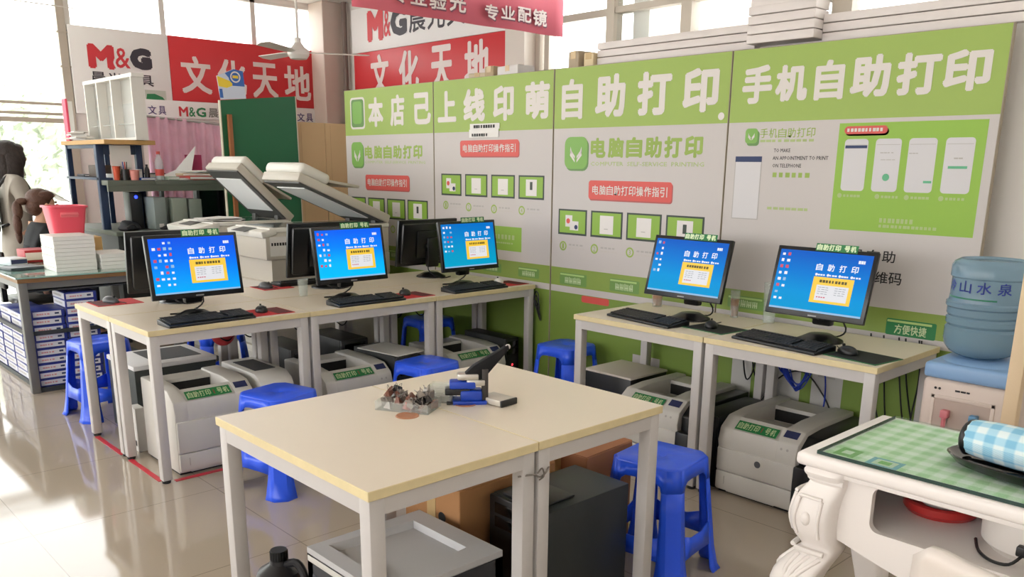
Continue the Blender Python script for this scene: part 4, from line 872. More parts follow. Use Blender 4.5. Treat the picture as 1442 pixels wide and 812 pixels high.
# ------------------------------------------------------------------ cartons and the jug on the floor
carton('carton', 'brown cardboard carton with a hand hole under the foreground tables', -2.20, 1.915, 0, .31, .46, .44, 0, M_CARTON, 'cardboard cartons under the foreground tables')
carton('carton', 'open topped brown carton behind the tall black case', -2.17, 2.42, 0, .30, .30, .43, 4, mat('reddish_cardboard', (164, 110, 76), .8, noise=.08), 'cardboard cartons under the foreground tables')
t = [o for o in COL.objects if o.get('label', '').startswith('brown cardboard carton with')][0]
mb = MB(); mb.disc((.1555, 0, .34), Y, Z, .02, 0, .012, .001); mb.disc((0, -.2305, 0), X, Z, .06, .32, .02, .001); mb.build('hand_hole', M_INK, t, 0)
t = thing('power_supply_box', 'small white cased box with grey grille on the floor behind the foreground table', 'box', (-2.86, 2.02, 0), 0)
mb = MB(); mb.box(-.07, .09, -.14, .14, .012, .28, .008); mb.build('body', mat('case_white', (222, 222, 224), .4), t)
mb = MB(); mb.box(-.055, .02, -.143, -.138, .03, .2, .001); mb.build('grille', M_GREY, t, 0)
mb = MB(); mb.box(-.07, .09, -.142, .142, 0, .014); mb.build('base', M_BLK, t, 0)
t = thing('plastic_jug', 'black plastic jug with a screw cap on the floor at the bottom edge', 'jug', (-2.40, 1.20, 0), 20)
M_JUG = mat('smoky_black_plastic', (38, 38, 42), .3)
mb = MB(); prof = [(0, 0), (.075, 0), (.085, .015), (.085, .15), (.07, .19), (.032, .215), (.03, .228), (0, .228)]
mb.lathe([(r * 1.0, z) for r, z in prof], n=28); mb.build('body', M_JUG, t)
mb = MB(); mb.tube([(.03, 0, .215), (.075, 0, .23), (.105, 0, .19), (.1, 0, .13), (.078, 0, .1)], .014, 10); mb.build('handle', M_JUG, t)
mb = MB(); mb.cyl((0, 0, .226), (0, 0, .262), .027, n=24)
for k in range(20):
    a = 2 * math.pi * k / 20; mb.box(math.cos(a) * .027 - .002, math.cos(a) * .027 + .002, math.sin(a) * .027 - .002, math.sin(a) * .027 + .002, .23, .258)
mb.build('screw_cap', M_BLK, t)

# ------------------------------------------------------------------ heavy stapler and the clutter beside it
t = thing('heavy_stapler', 'heavy duty stapler, blue base and raised black lever, on the foreground table', 'stapler', (-2.02, 1.735, .75), 0)
M_SB = mat('stapler_blue', (24, 66, 178), .35); M_CH = mat('brushed_metal', (196, 194, 188), .3, metal=.7)
ax = Vector((.62, .79, 0)).normalized(); ay = Vector((-ax.y, ax.x, 0)); MR = Matrix(((ax.x, ay.x, 0, 0), (ax.y, ay.y, 0, 0), (0, 0, 1, 0), (0, 0, 0, 1)))
mb = MB(); mb.box(-.075, .035, -.035, .035, 0, .012, .003, MR); mb.box(-.05, .02, -.03, .03, .012, .045, .006, MR); mb.box(-.085, -.0, -.026, .026, .05, .075, .006, MR); mb.build('base', M_SB, t)
mb = MB(); mb.box(-.10, -.02, -.024, .024, .03, .05, .003, MR); mb.box(-.095, .0, -.03, .03, .0, .006, .002, MR); mb.build('magazine_holder', M_BLK, t)
ax2 = Vector((1, .06, 0)).normalized(); ay2 = Vector((-ax2.y, ax2.x, 0)); MC = Matrix(((ax2.x, ay2.x, 0, .0), (ax2.y, ay2.y, 0, .045), (0, 0, 1, 0), (0, 0, 0, 1)))
mb = MB(); mb.box(.0, .10, -.036, .036, .002, .022, .003, MC); mb.build('staple_tray', mat('pale_grey_metal', (206, 200, 190), .4, metal=.2), t)
mb = MB(); mb.box(.10, .108, -.037, .037, .001, .023, .003, MC); mb.build('tray_cap', M_BLK, t)
mb = MB(); mb.box(.02, .04, -.022, -.016, .012, .115, .001, MR); mb.box(.02, .04, .016, .022, .012, .115, .001, MR); mb.build('upright', mat('dark_metal_upright', (66, 62, 60), .4, metal=.5), t)
mb = MB(); mb.box(-.06, .01, -.022, .022, .078, .10, .006, MR); mb.box(-.03, .03, -.024, .024, .06, .08, .004, MR); mb.build('head_block', M_CH, t)
ML = MR @ Matrix.Translation((-.01, 0, .095)) @ Matrix.Rotation(R(-38), 4, 'Y')
bm = bmesh.new(); mb = MB(); mb2 = MB(); mb2.prism([(-.03, -.022), (.03, -.03), (.145, -.006), (.15, .006), (.02, .022), (-.03, .018)], 'Y', -.018, .018, .003)
mb.add([ML @ Vector(v) for v in mb2.v], mb2.f); mb.build('lever', mat('matte_black_lever', (22, 22, 24), .6, spec=.2), t)
mb = MB(); mb.ball(ML @ Vector((.145, 0, 0)), .009, 6); mb.build('lever_tip', M_STEEL, t)
t = thing('staple_box', 'clear plastic staple box beside the blue stapler', 'box', (-2.105, 1.665, .75), 35)
M_CLP = glassy('clear_plastic', (232, 232, 228), .16, .08); mb = MB()
for a in ((-.04, .04, -.03, -.028, 0, .05), (-.04, .04, .028, .03, 0, .05), (-.04, -.038, -.03, .03, 0, .05), (.038, .04, -.03, .03, 0, .05), (-.04, .04, -.03, .03, 0, .002), (-.042, .042, -.032, .032, .05, .056)): mb.box(*a)
mb.build('walls', M_CLP, t, 0)
mb = MB()
for k in range(3): mb.box(-.03, .03, -.022 + .015 * k, -.01 + .015 * k, .003, .022)
mb.build('staples', M_CH, t, 0)
q = random.Random(5)
t = thing('clip_tray', 'clear plastic tray heaped with binder clips on the seam of the foreground tables', 'tray', (-2.11, 1.53, .75), 30)
mb = MB(); 
for a in ((-.09, .09, -.055, -.052, 0, .03), (-.09, .09, .052, .055, 0, .03), (-.09, -.087, -.055, .055, 0, .03), (.087, .09, -.055, .055, 0, .03), (-.09, .09, -.055, .055, 0, .002), (-.002, .002, -.052, .052, .002, .028)): mb.box(*a)
mb.build('walls', M_CLP, t, 0)
cm = [mat('binder_clip_black', (46, 42, 42), .35), mat('binder_clip_steel', (150, 142, 136), .3, metal=.7), mat('binder_clip_brown', (128, 84, 70), .4), mat('binder_clip_grey', (108, 102, 98), .4), mat('binder_clip_pink', (196, 120, 116), .5)]
for i in range(26):
    px, py = q.uniform(-.072, .072), q.uniform(-.038, .038); pz = .004 + .012 * (i // 7)
    if abs(px) < .016: px = .018 * (1 if px > 0 else -1)
    c = thing('binder_clip', 'small metal binder clip in the heap inside the clear tray', 'clip', (0, 0, 0), 0, 'binder clips heaped in the clear tray')
    rz_ = q.uniform(0, 360); c.location = Matrix.Translation((-2.11, 1.53, .75)) @ Matrix.Rotation(R(30), 4, 'Z') @ Vector((px, py, pz)); c.rotation_euler = (R(q.uniform(-25, 25)), R(q.uniform(-25, 25)), R(rz_))
    mb = MB(); mb.prism([(-.011, 0), (.011, 0), (.003, .022), (-.003, .022)], 'X', -.018, .018); mb.build('clamp', cm[4 if i in (3, 11) else i % 4], c, 0)
    mb = MB()
    for s in (-1, 1): mb.tube([(-.006, s * .002, .014), (-.005, s * .008, .026), (0, s * .011, .031), (.005, s * .008, .026), (.006, s * .002, .014)], .001, 5)
    mb.build('wire_arms', cm[1], c)
# ------------------------------------------------------------------ white carved side table, its things, the chair
M_VAN = mat('white_carved_paint', (240, 234, 230), .4, noise=.02)
vx0, vx1, vy0, vy1 = -1.03, .15, 2.0, 2.52
t = thing('carved_table', 'white carved table with curved legs and a green gingham top, lower right', 'table', (0, 0, 0))
mb = MB(); mb.box(vx0, vx1, vy0, vy1, .742, .778, .012, seg=3); mb.box(vx0 + .02, vx1 - .02, vy0 + .02, vy1 - .02, .725, .745, .006); mb.build('tabletop', M_VAN, t)
f, k = vy0 + .045, vx0 + .06
# front board with the rounded cubby opening and scalloped lower edge
def plate(outer, hole, y0, y1):
    bm = bmesh.new(); rings = []
    for loop in (outer, hole):
        vs = [bm.verts.new((p[0], y0, p[1])) for p in loop]; rings.append(vs)
        for i in range(len(vs)): bm.edges.new((vs[i], vs[(i + 1) % len(vs)]))
    bmesh.ops.triangle_fill(bm, use_beauty=True, use_dissolve=False, edges=list(bm.edges))
    e = bmesh.ops.extrude_face_region(bm, geom=list(bm.faces)); bmesh.ops.translate(bm, verts=[v for v in e['geom'] if isinstance(v, bmesh.types.BMVert)], vec=(0, y1 - y0, 0))
    bmesh.ops.recalc_face_normals(bm, faces=bm.faces); return bm
def rr(x0, x1, z0, z1, r, n=5):
    out = []
    for cx, cz, a0 in ((x1 - r, z0 + r, -90), (x1 - r, z1 - r, 0), (x0 + r, z1 - r, 90), (x0 + r, z0 + r, 180)):
        for i in range(n + 1): out.append((cx + r * math.cos(R(a0 + 90 * i / n)), cz + r * math.sin(R(a0 + 90 * i / n))))
    return out
xa, xb = k + .02, vx1 - .08; sc = [(xa + (xb - xa) * i / 20, .545 - .05 * (1 - (2 * i / 20 - 1) ** 2) + .012 * math.cos(i / 20 * 4 * math.pi)) for i in range(21)]
mb = MB(); mb.bmadd(plate(sc + [(xb, .74), (xa, .74)], rr(xa + .115, xb - .115, .60, .722, .025), f, f + .02)); mb.build('front_board', M_VAN, t, 30)
mb = MB(); mb.box(k, k + .018, f, vy1 - .05, .55, .74); mb.box(vx1 - .08, vx1 - .062, f, vy1 - .05, .55, .74); mb.box(k, vx1 - .07, vy1 - .06, vy1 - .045, .55, .74); mb.box(k + .018, vx1 - .08, f + .02, vy1 - .06, .585, .598); mb.build('cubby', M_VAN, t, 0)
def cab_leg(x, y, sx, sy):
    # section by section: height, push outwards, half width
    prof = [(.742, -.01, .058), (.728, .0, .062), (.715, -.004, .056), (.70, -.012, .05), (.68, .0, .054), (.65, .012, .058), (.60, .018, .06), (.555, .012, .057), (.53, .0, .052), (.515, -.006, .048), (.495, .006, .054), (.46, .03, .062), (.42, .045, .062), (.36, .045, .056), (.28, .025, .044), (.18, .0, .034), (.10, -.012, .03), (.05, .0, .034), (.02, .018, .04), (0, .022, .036)]
    mb = MB(); vs = []; n = 16
    for z, o_, r_ in prof:
        cx, cy = x + sx * o_, y + sy * o_
        for i in range(n):
            a = 2 * math.pi * (i + .5) / n; c_, s_ = math.cos(a), math.sin(a); e = .5
            vs.append((cx + r_ * math.copysign(abs(c_) ** e, c_), cy + r_ * math.copysign(abs(s_) ** e, s_), z))
    fs = [(n * i + j, n * i + (j + 1) % n, n * i + n + (j + 1) % n, n * i + n + j) for i in range(len(prof) - 1) for j in range(n)] + [tuple(range(n)), tuple(range(n * len(prof) - n, n * len(prof)))]
    mb.add(vs, fs); l = mb.build('leg', M_VAN, t, 50); so = l.modifiers.new('s', 'SUBSURF'); so.levels = so.render_levels = 1
    # carved scroll, panel and leaf, cut shallow into the two outer faces
    mb = MB()
    for fx, fy in ((sx, 0), (0, sy)):
        def P(z, lat, out):
            o_, r_ = [(p[1], p[2]) for p in prof if p[0] <= z][0]; cx, cy = x + sx * o_ * 1.0, y + sy * o_ * 1.0
            return (cx + fx * (r_ * .93 + out) + (lat if fy else 0), cy + fy * (r_ * .93 + out) + (lat if fx else 0), z)
        for lat in (-.03, .03): mb.tube([P(.66, lat, 0), P(.60, lat * 1.1, 0), P(.555, lat, 0)], .005, 8)
        for z in (.665, .55): mb.tube([P(z, -.03, 0), P(z, 0, .002), P(z, .03, 0)], .005, 8)
        mb.tube([P(.71, -.045, .002), P(.71, 0, .006), P(.71, .045, .002)], .008, 8); mb.tube([P(.512, -.04, .004), P(.512, 0, .008), P(.512, .04, .004)], .007, 8)
        for lat in (-.03, 0, .03): mb.tube([P(.495, lat, .0), P(.46, lat * .7, .0), P(.42, lat * .2, 0)], [.007, .006, .002], 8)
        mb.ball(P(.605, 0, -.004), (.014, .014, .02), 8)
    mb.build('carving', M_VAN, l, 60)
cab_leg(k + .01, f + .015, -1, -1); cab_leg(vx1 - .08, f + .015, 1, -1); cab_leg(k + .01, vy1 - .07, -1, 1); cab_leg(vx1 - .08, vy1 - .07, 1, 1)
g1 = checker_mat('green_gingham', (252, 254, 248), (226, 242, 218), (192, 226, 180), .5)
t = thing('glass_table_top', 'clear glass sheet over green gingham cloth on the white carved table', 'glass sheet', (0, 0, .7785))
mb = MB(); n = 12
mb.quad((0, 0, .001), X, Y, vx0 + .055, vx1 - .02, vy0 + .025, vy1 - .03); o = mb.build('gingham_cloth', g1, t, 0)
uv = o.data.uv_layers.new(name='UVMap')
for l in o.data.loops: v = o.data.vertices[l.vertex_index].co; uv.data[l.index].uv = (v.x / .058, v.y / .058)
mb = MB(); mb.box(vx0 + .05, vx1 - .015, vy0 + .02, vy1 - .025, .002, .009, .001); mb.build('glass_sheet', glassy('tabletop_glass', (200, 216, 208), .07, .03, (246, 251, 248)), t, 0)
mb = MB(); mb.box(vx0 + .05, vx1 - .015, vy0 + .0185, vy0 + .02, .0, .009); mb.box(vx0 + .0485, vx0 + .05, vy0 + .02, vy1 - .025, .0, .009); mb.build('glass_edge', mat('dark_green_glass_edge', (34, 60, 54), .2), t, 0)
mb = MB(); mb.quad((0, 0, .0015), X, Y, vx0 + .075, vx0 + .13, vy0 + .05, vy0 + .12); mb.m = 1; mb.quad((0, 0, .0016), X, Y, vx0 + .165, vx0 + .245, vy0 + .04, vy0 + .105); mb.m = 2; mb.quad((0, 0, .0018), X, Y, vx0 + .178, vx0 + .232, vy0 + .05, vy0 + .095); mb.m = 0; mb.quad((0, 0, .002), X, Y, vx0 + .19, vx0 + .22, vy0 + .06, vy0 + .085); mb.m = 2; mb.quad((0, 0, .002), X, Y, vx0 + .09, vx0 + .115, vy0 + .07, vy0 + .1)
mb.build('printed_cards', [mat('card_green', (120, 178, 92), .5), mat('card_blue', (120, 178, 204), .5), mat('card_white', (214, 226, 206), .5)], t, 0)
zt = .7885
g2 = checker_mat('blue_gingham', (226, 240, 244), (172, 216, 236), (128, 190, 222), .5)
t = thing('serving_tray', 'glossy black tray holding the blue checked roll on the carved table', 'tray', (-.50, 2.215, zt), -8)
mb = MB(); M = Matrix.Scale(1, 4)
oval = [(.235 * math.copysign(abs(math.cos(a)) ** .75, math.cos(a)), .10 * math.copysign(abs(math.sin(a)) ** .75, math.sin(a))) for a in [2 * math.pi * i / 36 for i in range(36)]]
vs = []
for s, z in ((.86, .0), (.9, .002), (1, .022), (.98, .024), (.88, .008), (.0, .006)): vs += [(x * s, y * s, z) for x, y in oval]
mb.add(vs, [(36 * i + j, 36 * i + (j + 1) % 36, 36 * i + 36 + (j + 1) % 36, 36 * i + 36 + j) for i in range(5) for j in range(36)] + [tuple(reversed(range(36)))]); mb.build('dish', mat('gloss_black_tray', (16, 17, 19), .12, coat=.5), t, 50)
t = thing('neck_roll', 'roll in blue and white checked cloth with black ends on the black tray', 'roll', (-.50, 2.215, zt + .008), -8)
mb = MB(); vs = []; n, m_ = 28, 14
for i in range(n + 1):
    x = -.19 + .38 * i / n; r_ = .052 - .008 * (abs(x) / .19) ** 4
    for j in range(m_): a = 2 * math.pi * j / m_; vs.append((x, r_ * 1.0 * math.cos(a), .052 + r_ * math.sin(a)))
mb.add(vs, [(m_ * i + j, m_ * i + (j + 1) % m_, m_ * i + m_ + (j + 1) % m_, m_ * i + m_ + j) for i in range(n) for j in range(m_)])
o = mb.build('checked_cover', g2, t, 60); uv = o.data.uv_layers.new(name='UVMap')
for l in o.data.loops:
    v = o.data.vertices[l.vertex_index].co; uv.data[l.index].uv = (v.x / .05, (math.atan2(v.z - .052, v.y) / (2 * math.pi)) * 8)
for sx in (-1, 1): mb = MB(); mb.ball((sx * .192, 0, .05), (.02, .046, .046), 10); mb.build('end_cap', M_BLK, t, 60)
t = thing('round_tin', 'red round tin with white paper inside, in the cubby of the carved table', 'tin', (-.765, 2.33, .598))
mb = MB(); mb.lathe([(0, 0), (.085, 0), (.095, .012), (.095, .03), (.088, .034), (.07, .02), (0, .018)], n=36); mb.build('dish', mat('red_enamel', (190, 50, 48), .35), t)
mb = MB(); mb.ball((0, 0, .03), (.055, .05, .022), 10); mb.build('paper_wad', M_PAPER, t, 60)
t = thing('round_appliance', 'white rounded appliance with a black plug on its front, in the cubby', 'appliance', (-.50, 2.25, .598))
mb = MB(); mb.lathe([(0, 0), (.11, .0), (.13, .02), (.132, .06), (.12, .10), (.09, .118), (0, .122)], n=40); mb.build('body', mat('white_appliance', (224, 218, 212), .3), t)
mb = MB(); mb.box(-.015, .015, -.15, -.125, .03, .055, .004); mb.tube([(0, -.148, .035), (-.02, -.165, .012), (-.06, -.16, .006), (-.1, -.12, .005), (-.13, -.05, .004)], .004); mb.build('plug', M_BLK, t)
# moulded white chair
t = thing('chair', 'white moulded chair with a curved back, cut off at the lower right corner', 'chair', (-.36, 1.66, 0), 6)
M_CHW = mat('white_chair_shell', (224, 214, 206), .35)
vs = []; n, m_ = 16, 12
for i in range(n + 1):
    u_ = -1 + 2 * i / n
    for j in range(m_ + 1):
        w_ = j / m_; top = .80 - .12 * max(0, (abs(u_ + .45) - .3)) ** 1.5 - .05 * (u_ + 1) / 2; z = .43 + (top - .43) * w_
        if abs(u_) > .9: z = .43 + (top - .02 - .43) * w_
        vs.append((u_ * .225 * (1 - .06 * w_), -.02 - .03 * w_ + .05 * u_ * u_, z))
mb = MB(); mb.add(vs, [((m_ + 1) * i + j, (m_ + 1) * i + m_ + 1 + j, (m_ + 1) * i + m_ + 2 + j, (m_ + 1) * i + j + 1) for i in range(n) for j in range(m_)])
o = mb.build('backrest', M_CHW, t, 60); so = o.modifiers.new('th', 'SOLIDIFY'); so.thickness = .018; so.offset = 0
mb = MB(); mb.box(-.22, .22, -.03, .37, .42, .445, .012, seg=3); mb.build('seat', M_CHW, t, 60)
for sx in (-1, 1):
    for sy in (0, 1): mb = MB(); mb.cyl((sx * .17, .02 + sy * .3, .425), (sx * .2, -.02 + sy * .38, 0), .016, .011, 12); mb.build('leg', mat('pale_wood_leg', (200, 170, 130), .5), t)

# ------------------------------------------------------------------ water dispenser, bottle, post
M_DIS = mat('dispenser_pinkish_white', (206, 190, 180), .4, noise=.02)
t = thing('water_dispenser', 'pinkish white water dispenser with pale blue top beside the right table', 'water dispenser', (-1.055, 3.44, 0))
mb = MB(); mb.box(-.15, .15, -.16, .16, .0, .74, .02, seg=3); mb.build('body', M_DIS, t)
mb = MB(); mb.box(-.152, .152, -.162, .162, .74, .80, .015, seg=3); mb.lathe([(.14, .8), (.12, .812), (.07, .815), (0, .815)], n=32); mb.build('blue_top', mat('pale_blue_plastic', (130, 164, 204), .35), t)
mb = MB()
for a in ((-.112, .112, -.163, -.158, .33, .345), (-.112, .112, -.163, -.158, .665, .68), (-.112, -.098, -.163, -.158, .33, .68), (.098, .112, -.163, -.158, .33, .68)): mb.box(*a, .002)
mb.build('front_moulding', M_DIS, t)
mb = MB(); mb.box(-.098, .098, -.1605, -.155, .345, .665); mb.build('recess', mat('recess_beige', (178, 160, 150), .5), t, 0)
for x, c, nm in ((-.05, (206, 120, 128), 'hot_tap'), (.05, (90, 140, 180), 'cold_tap')):
    mb = MB(); mb.box(x - .014, x + .014, -.19, -.16, .60, .63, .004); mb.cyl((x, -.18, .6), (x, -.18, .565), .008); mb.build(nm, mat(nm + '_plastic', c, .4), t, 35, 'pink tap lever' if 'hot' in nm else 'blue tap lever')
mb = MB()
for x in (-.1, -.085): mb.disc((0, -.161, 0), X, Z, x, .705, .005, .0008, 10)
mb.dashes((0, -.161, 0), X, Z, -.03, .03, .702, .709, .0008, 3, 2); mb.build('markings', M_INK, t, 0)
M_BOT = glassy('blue_water_bottle', (150, 180, 198), .5, .12, (196, 214, 226))
t = thing('water_bottle', 'large blue water bottle upturned on the dispenser, dark lettering round it', 'bottle', (-1.07, 3.44, .813))
mb = MB(); pr = [(.06, .0), (.085, .01), (.11, .022), (.128, .045), (.134, .07), (.134, .10), (.134, .112), (.126, .122), (.134, .132), (.134, .15), (.128, .158), (.134, .166), (.134, .19), (.14, .196), (.14, .21), (.133, .216), (.130, .24), (.130, .30), (.136, .306), (.136, .345), (.128, .36), (.11, .37), (.10, .362), (0, .36)]
mb.lathe(pr, n=48); mb.build('shell', M_BOT, t)
mb = MB(); mb.lathe([(.0, .012), (.08, .014), (.122, .05), (.128, .2), (.126, .23), (0, .23)], n=40); mb.build('water', glassy('water', (150, 182, 200), .25, .02, (206, 222, 230)), t)
def wrap(mb, txt, a0, a1, z0, z1, r_, **kw):
    m2 = MB(); w = R(abs(a1 - a0)) * r_; m2.chars(txt, (0, 0, 0), X, Z, 0, w, z0, z1, **kw)
    mb.add([(r_ * math.cos(R(a0) + v[0] / r_), r_ * math.sin(R(a0) + v[0] / r_), v[2]) for v in m2.v], m2.f)
mb = MB(); wrap(mb, '冷山水泉', -150, -40, .252, .296, .1315, bold=.02, gap=.4); mb.m = 1; m2 = MB()
mb.add([(.1315 * math.cos(R(a)), .1315 * math.sin(R(a)), z) for z in (.228, .234) for a in range(-150, -55, 5)], [(i, i + 1, 20 + i, 19 + i) for i in range(18)]); mb.build('lettering', [mat('bottle_blue_ink', (34, 54, 140), .5), mat('bottle_green_ink', (30, 110, 84), .5)], t, 0)
t = thing('wooden_post', 'beige upright post at the right edge in front of the water dispenser', 'post', (-.815, 3.0, 0))
mb = MB(); mb.box(-.022, .022, -.022, .022, .012, 1.9, .004); mb.build('shaft', mat('beige_post_paint', (214, 190, 156), .5), t)
mb = MB(); mb.box(-.07, .07, -.07, .07, 0, .016, .004); mb.build('base', M_STEEL, t)
mb = MB(); mb.box(-.028, .028, -.028, .028, 1.9, 1.925, .006); mb.build('cap', M_STEEL, t)
# ------------------------------------------------------------------ photocopiers with their lids up
M_COP = mat('copier_beige', (196, 190, 178), .5, noise=.02); M_COPD = mat('copier_dark_grey', (78, 78, 76), .5); M_PLT = mat('lid_white_sheet', (242, 244, 244), .4); M_COPW = mat('copier_white', (222, 220, 212), .45)
def copier(label, x, y, w, d, h, ang, L, labelled=False, panel=.09):
    # operator side faces local -y; the lid is hinged at the back
    t = thing('photocopier', label, 'photocopier', (x, y, 0), 0, 'photocopiers behind the left row'); W2 = w / 2; D = d / 2
    mb = MB(); mb.box(-W2, W2, -D + .06, D, .05, h * .66, .008); mb.box(-W2, W2, D - .14, D, h * .66, h * .8); mb.box(-W2, W2, -D + .06, D, h * .8, h - .03, .01); mb.box(-W2 + .01, W2 - .01, -D + .1, D - .02, h * .6, h * .82); mb.build('body', M_COP, t)
    for k in range(3):
        mb = MB(); z0 = .09 + k * .17; mb.box(-W2 + .015, W2 - .015, -D + .035, -D + .07, z0, z0 + .155, .006); mb.box(-.08, .08, -D + .03, -D + .04, z0 + .1, z0 + .125, .002); mb.build('paper_drawer', M_COPW, t)
    mb = MB()
    for k in range(6): mb.box(W2 - .002, W2 + .003, -D + .25 + .0, D - .12, h * .46 + .02 * k, h * .46 + .02 * k + .009)
    mb.build('side_vent', M_COPD, t, 0)
    mb = MB(); mb.box(-W2 - .005, W2 + .005, -D + .09, D, h - .032, h - .002, .006); mb.build('scanner_bed', M_COPW, t)
    mb = MB(); mb.quad((0, 0, h - .002), X, Y, -W2 + .03, W2 - .03, -D + .14, D - .1, .001); mb.build('scan_glass', mat('scan_glass_dark', (70, 84, 80), .08), t, 0)
    M = Matrix.Translation((0, -D + .05, h - .035)) @ Matrix.Rotation(R(12), 4, 'X')
    mb = MB(); mb.box(-W2 - .01, W2 + .01, -panel, .09, -.03, .015, .008, M); cp = mb.build('control_panel', M_COPW, t)
    mb = MB(); mb.box(-W2 * .5, W2 * .3, -.05, .05, .015, .018, .001, M); mb.build('display', M_COPD, cp, 0)
    # lid
    M = Matrix.Translation((0, D - .05, h)) @ Matrix.Rotation(R(-ang), 4, 'X')
    lid = MB(); lid.box(-W2 - .01, W2 + .01, -L, .04, .012, .075, .01, M); l = lid.build('lid', M_COP, t)
    mb = MB(); mb.box(-W2, W2, -L + .02, 0, .0, .014, .003, M); mb.build('lid_rim', M_COPD, l, 0)
    mb = MB(); mb.box(-W2 + .055, W2 - .055, -L + .10, -.10, -.006, .001, .002, M); mb.build('white_backing', M_PLT, l, 0)
    mb = MB(); mb.box(-W2 - .005, W2 + .005, -L - .005, -L + .24, .07, .15, .03, M, 3); mb.build('document_feeder', M_COPW, l)
    M2 = M @ Matrix.Translation((0, -L + .24, .10)) @ Matrix.Rotation(R(14), 4, 'X')
    mb = MB(); mb.box(-W2 + .05, W2 - .05, 0, .28, 0, .02, .006, M2); mb.box(-W2 + .05, -W2 + .07, .02, .26, .02, .05, .003, M2); mb.build('feeder_tray', M_COP, l)
    for sx in (-1, 1): mb = MB(); mb.box(sx * W2 * .7 - .03, sx * W2 * .7 + .03, D - .09, D - .0, h - .02, h + .03, .004); mb.build('hinge', M_COPD, t)
    mb = MB()
    for sx in (-1, 1):
        for sy in (-1, 1): mb.cyl((sx * (W2 - .06), sy * (D - .1), 0), (sx * (W2 - .06), sy * (D - .1), .055), .03, n=12)
    mb.build('casters', M_RUB, t)
    if labelled:
        mb = MB(); mb.quad((W2 + .0008, 0, 0), Y, Z, -D + .09, -D + .24, h - .19, h - .06, .0005); mb.m = 1; mb.dashes((W2 + .0008, 0, 0), Y, Z, -D + .1, -D + .22, h - .12, h - .1, .0012, 6, 3); mb.build('paper_label', [M_PAPER, M_INK], t, 0, 'white paper label with a line of black print')
    return t
copier('beige photocopier with its lid raised steeply, left of the green board', -6.47, 3.02, .54, .74, 1.07, 44, .55)
copier('beige photocopier with a white paper label, lid raised behind the middle lit monitor', -5.55, 3.17, .50, 1.06, 1.08, 23, .76, True, .02)
def sheets(label, x, y, z, n, seed, w=.21, d=.3, spread=.05, group='loose papers', m=None, rz=0, th=.004):
    t = thing('paper_pile', label, 'papers', (x, y, z), rz, group); q = random.Random(seed); mb = MB()
    for i in range(n):
        M = Matrix.Translation((q.uniform(-spread, spread), q.uniform(-spread, spread), th * i)) @ Matrix.Rotation(R(q.uniform(-40, 40)), 4, 'Z') @ Matrix.Rotation(R(q.uniform(0, 2)), 4, 'X')
        mb.box(-w / 2, w / 2, -d / 2, d / 2, 0, th * .8, 0, M)
    mb.build('sheets', m or M_PAPER, t, 0); return t
sheets('loose white papers on the glass of the photocopier by the green board', -6.42, 2.86, 1.072, 5, 2)
# green board, stick, cardboard sheets and the poster
t = thing('green_board', 'tall dark green board standing behind the photocopiers', 'board', (-7.0, 3.58, 0))
M_GB = mat('dark_green_board', (22, 100, 62), .5, noise=.05, scale=2)
mb = MB(); mb.prism([(-.345, .0), (.36, .0), (.345, 2.07), (-.345, 2.0)], 'X', -.012, .012, .003); mb.build('panel', M_GB, t, 0)
mb = MB(); mb.prism([(-.352, -.0), (-.344, -.0), (-.344, 2.0), (-.352, 2.0)], 'X', -.015, .015); mb.prism([(.359, 0), (.367, 0), (.352, 2.07), (.344, 2.07)], 'X', -.015, .015); mb.build('edge_trim', mat('board_trim_white', (206, 200, 180), .5), t, 0)
t = thing('wooden_stick', 'brown wooden stick leaning upright against the green board', 'stick', (-6.965, 3.295, 0))
mb = MB(); mb.box(-.016, .016, -.018, .018, .004, 1.89, .004); mb.build('shaft', mat('brown_wood', (150, 94, 52), .6, noise=.12, scale=12), t)
mb = MB(); mb.box(-.019, .019, -.021, .021, .0, .03, .003); mb.build('foot', M_RUB, t)
M_CB = mat('pale_cardboard_sheet', (196, 168, 126), .8, noise=.04, scale=3)
for y0, y1, lb in ((3.95, 4.24, 'tall cardboard sheet next to the right edge of the green board'), (4.25, 4.62, 'tall cardboard sheet next to the left edge of the display boards')):
    t = thing('cardboard_sheet', lb, 'cardboard', (-7.06, (y0 + y1) / 2, 0), 0, 'cardboard sheets standing behind the photocopiers'); w_ = (y1 - y0) / 2
    mb = MB(); mb.box(-.01, .01, -w_, w_, 0, 1.86, .002); mb.build('liner', M_CB, t, 0)
    mb = MB(); mb.box(-.0105, .0105, -w_ + .05, -w_ + .052, .02, 1.84); mb.build('fold_line', mat('cardboard_crease', (160, 134, 96), .8), t, 0)
t = thing('poster_card', 'blue yellow and white card propped on top of the green board', 'card', (-7.0, 3.355, 1.99), 0)
mb = MB(); mb.prism([(-.11, 0.015), (.115, .035), (.10, .25), (.02, .262), (-.13, .2)], 'X', -.004, .004); mb.build('card', mat('card_white_blue', (206, 216, 232), .5), t, 0)
mb = MB(); xx = .0045
def facex(pts, off=0): mb.add([(xx + off, u, v) for u, v in pts], [tuple(range(len(pts)))])
mb.m = 0; facex([(-.13, .2), (.0, .16), (.0, .13), (-.05, .11), (-.12, .12)]); mb.m = 1; facex([(.0, .13), (.108, .13), (.10, .25), (.02, .262), (-.06, .225), (.0, .16)], .0004); facex([(-.115, .03), (-.085, .03), (-.09, .1), (-.118, .1)], .0004)
mb.disc((xx, 0, 0), Y, Z, .03, .20, .06, .001); mb.m = 2; mb.disc((xx, 0, 0), Y, Z, .03, .20, .045, .0015, rin=.034); mb.m = 0; mb.quad((xx, 0, 0), Y, Z, .005, .055, .19, .212, .002)
mb.build('print', [mat('card_yellow', (236, 206, 56), .5), mat('card_deep_blue', (44, 100, 178), .5), M_WHITE], t, 0)
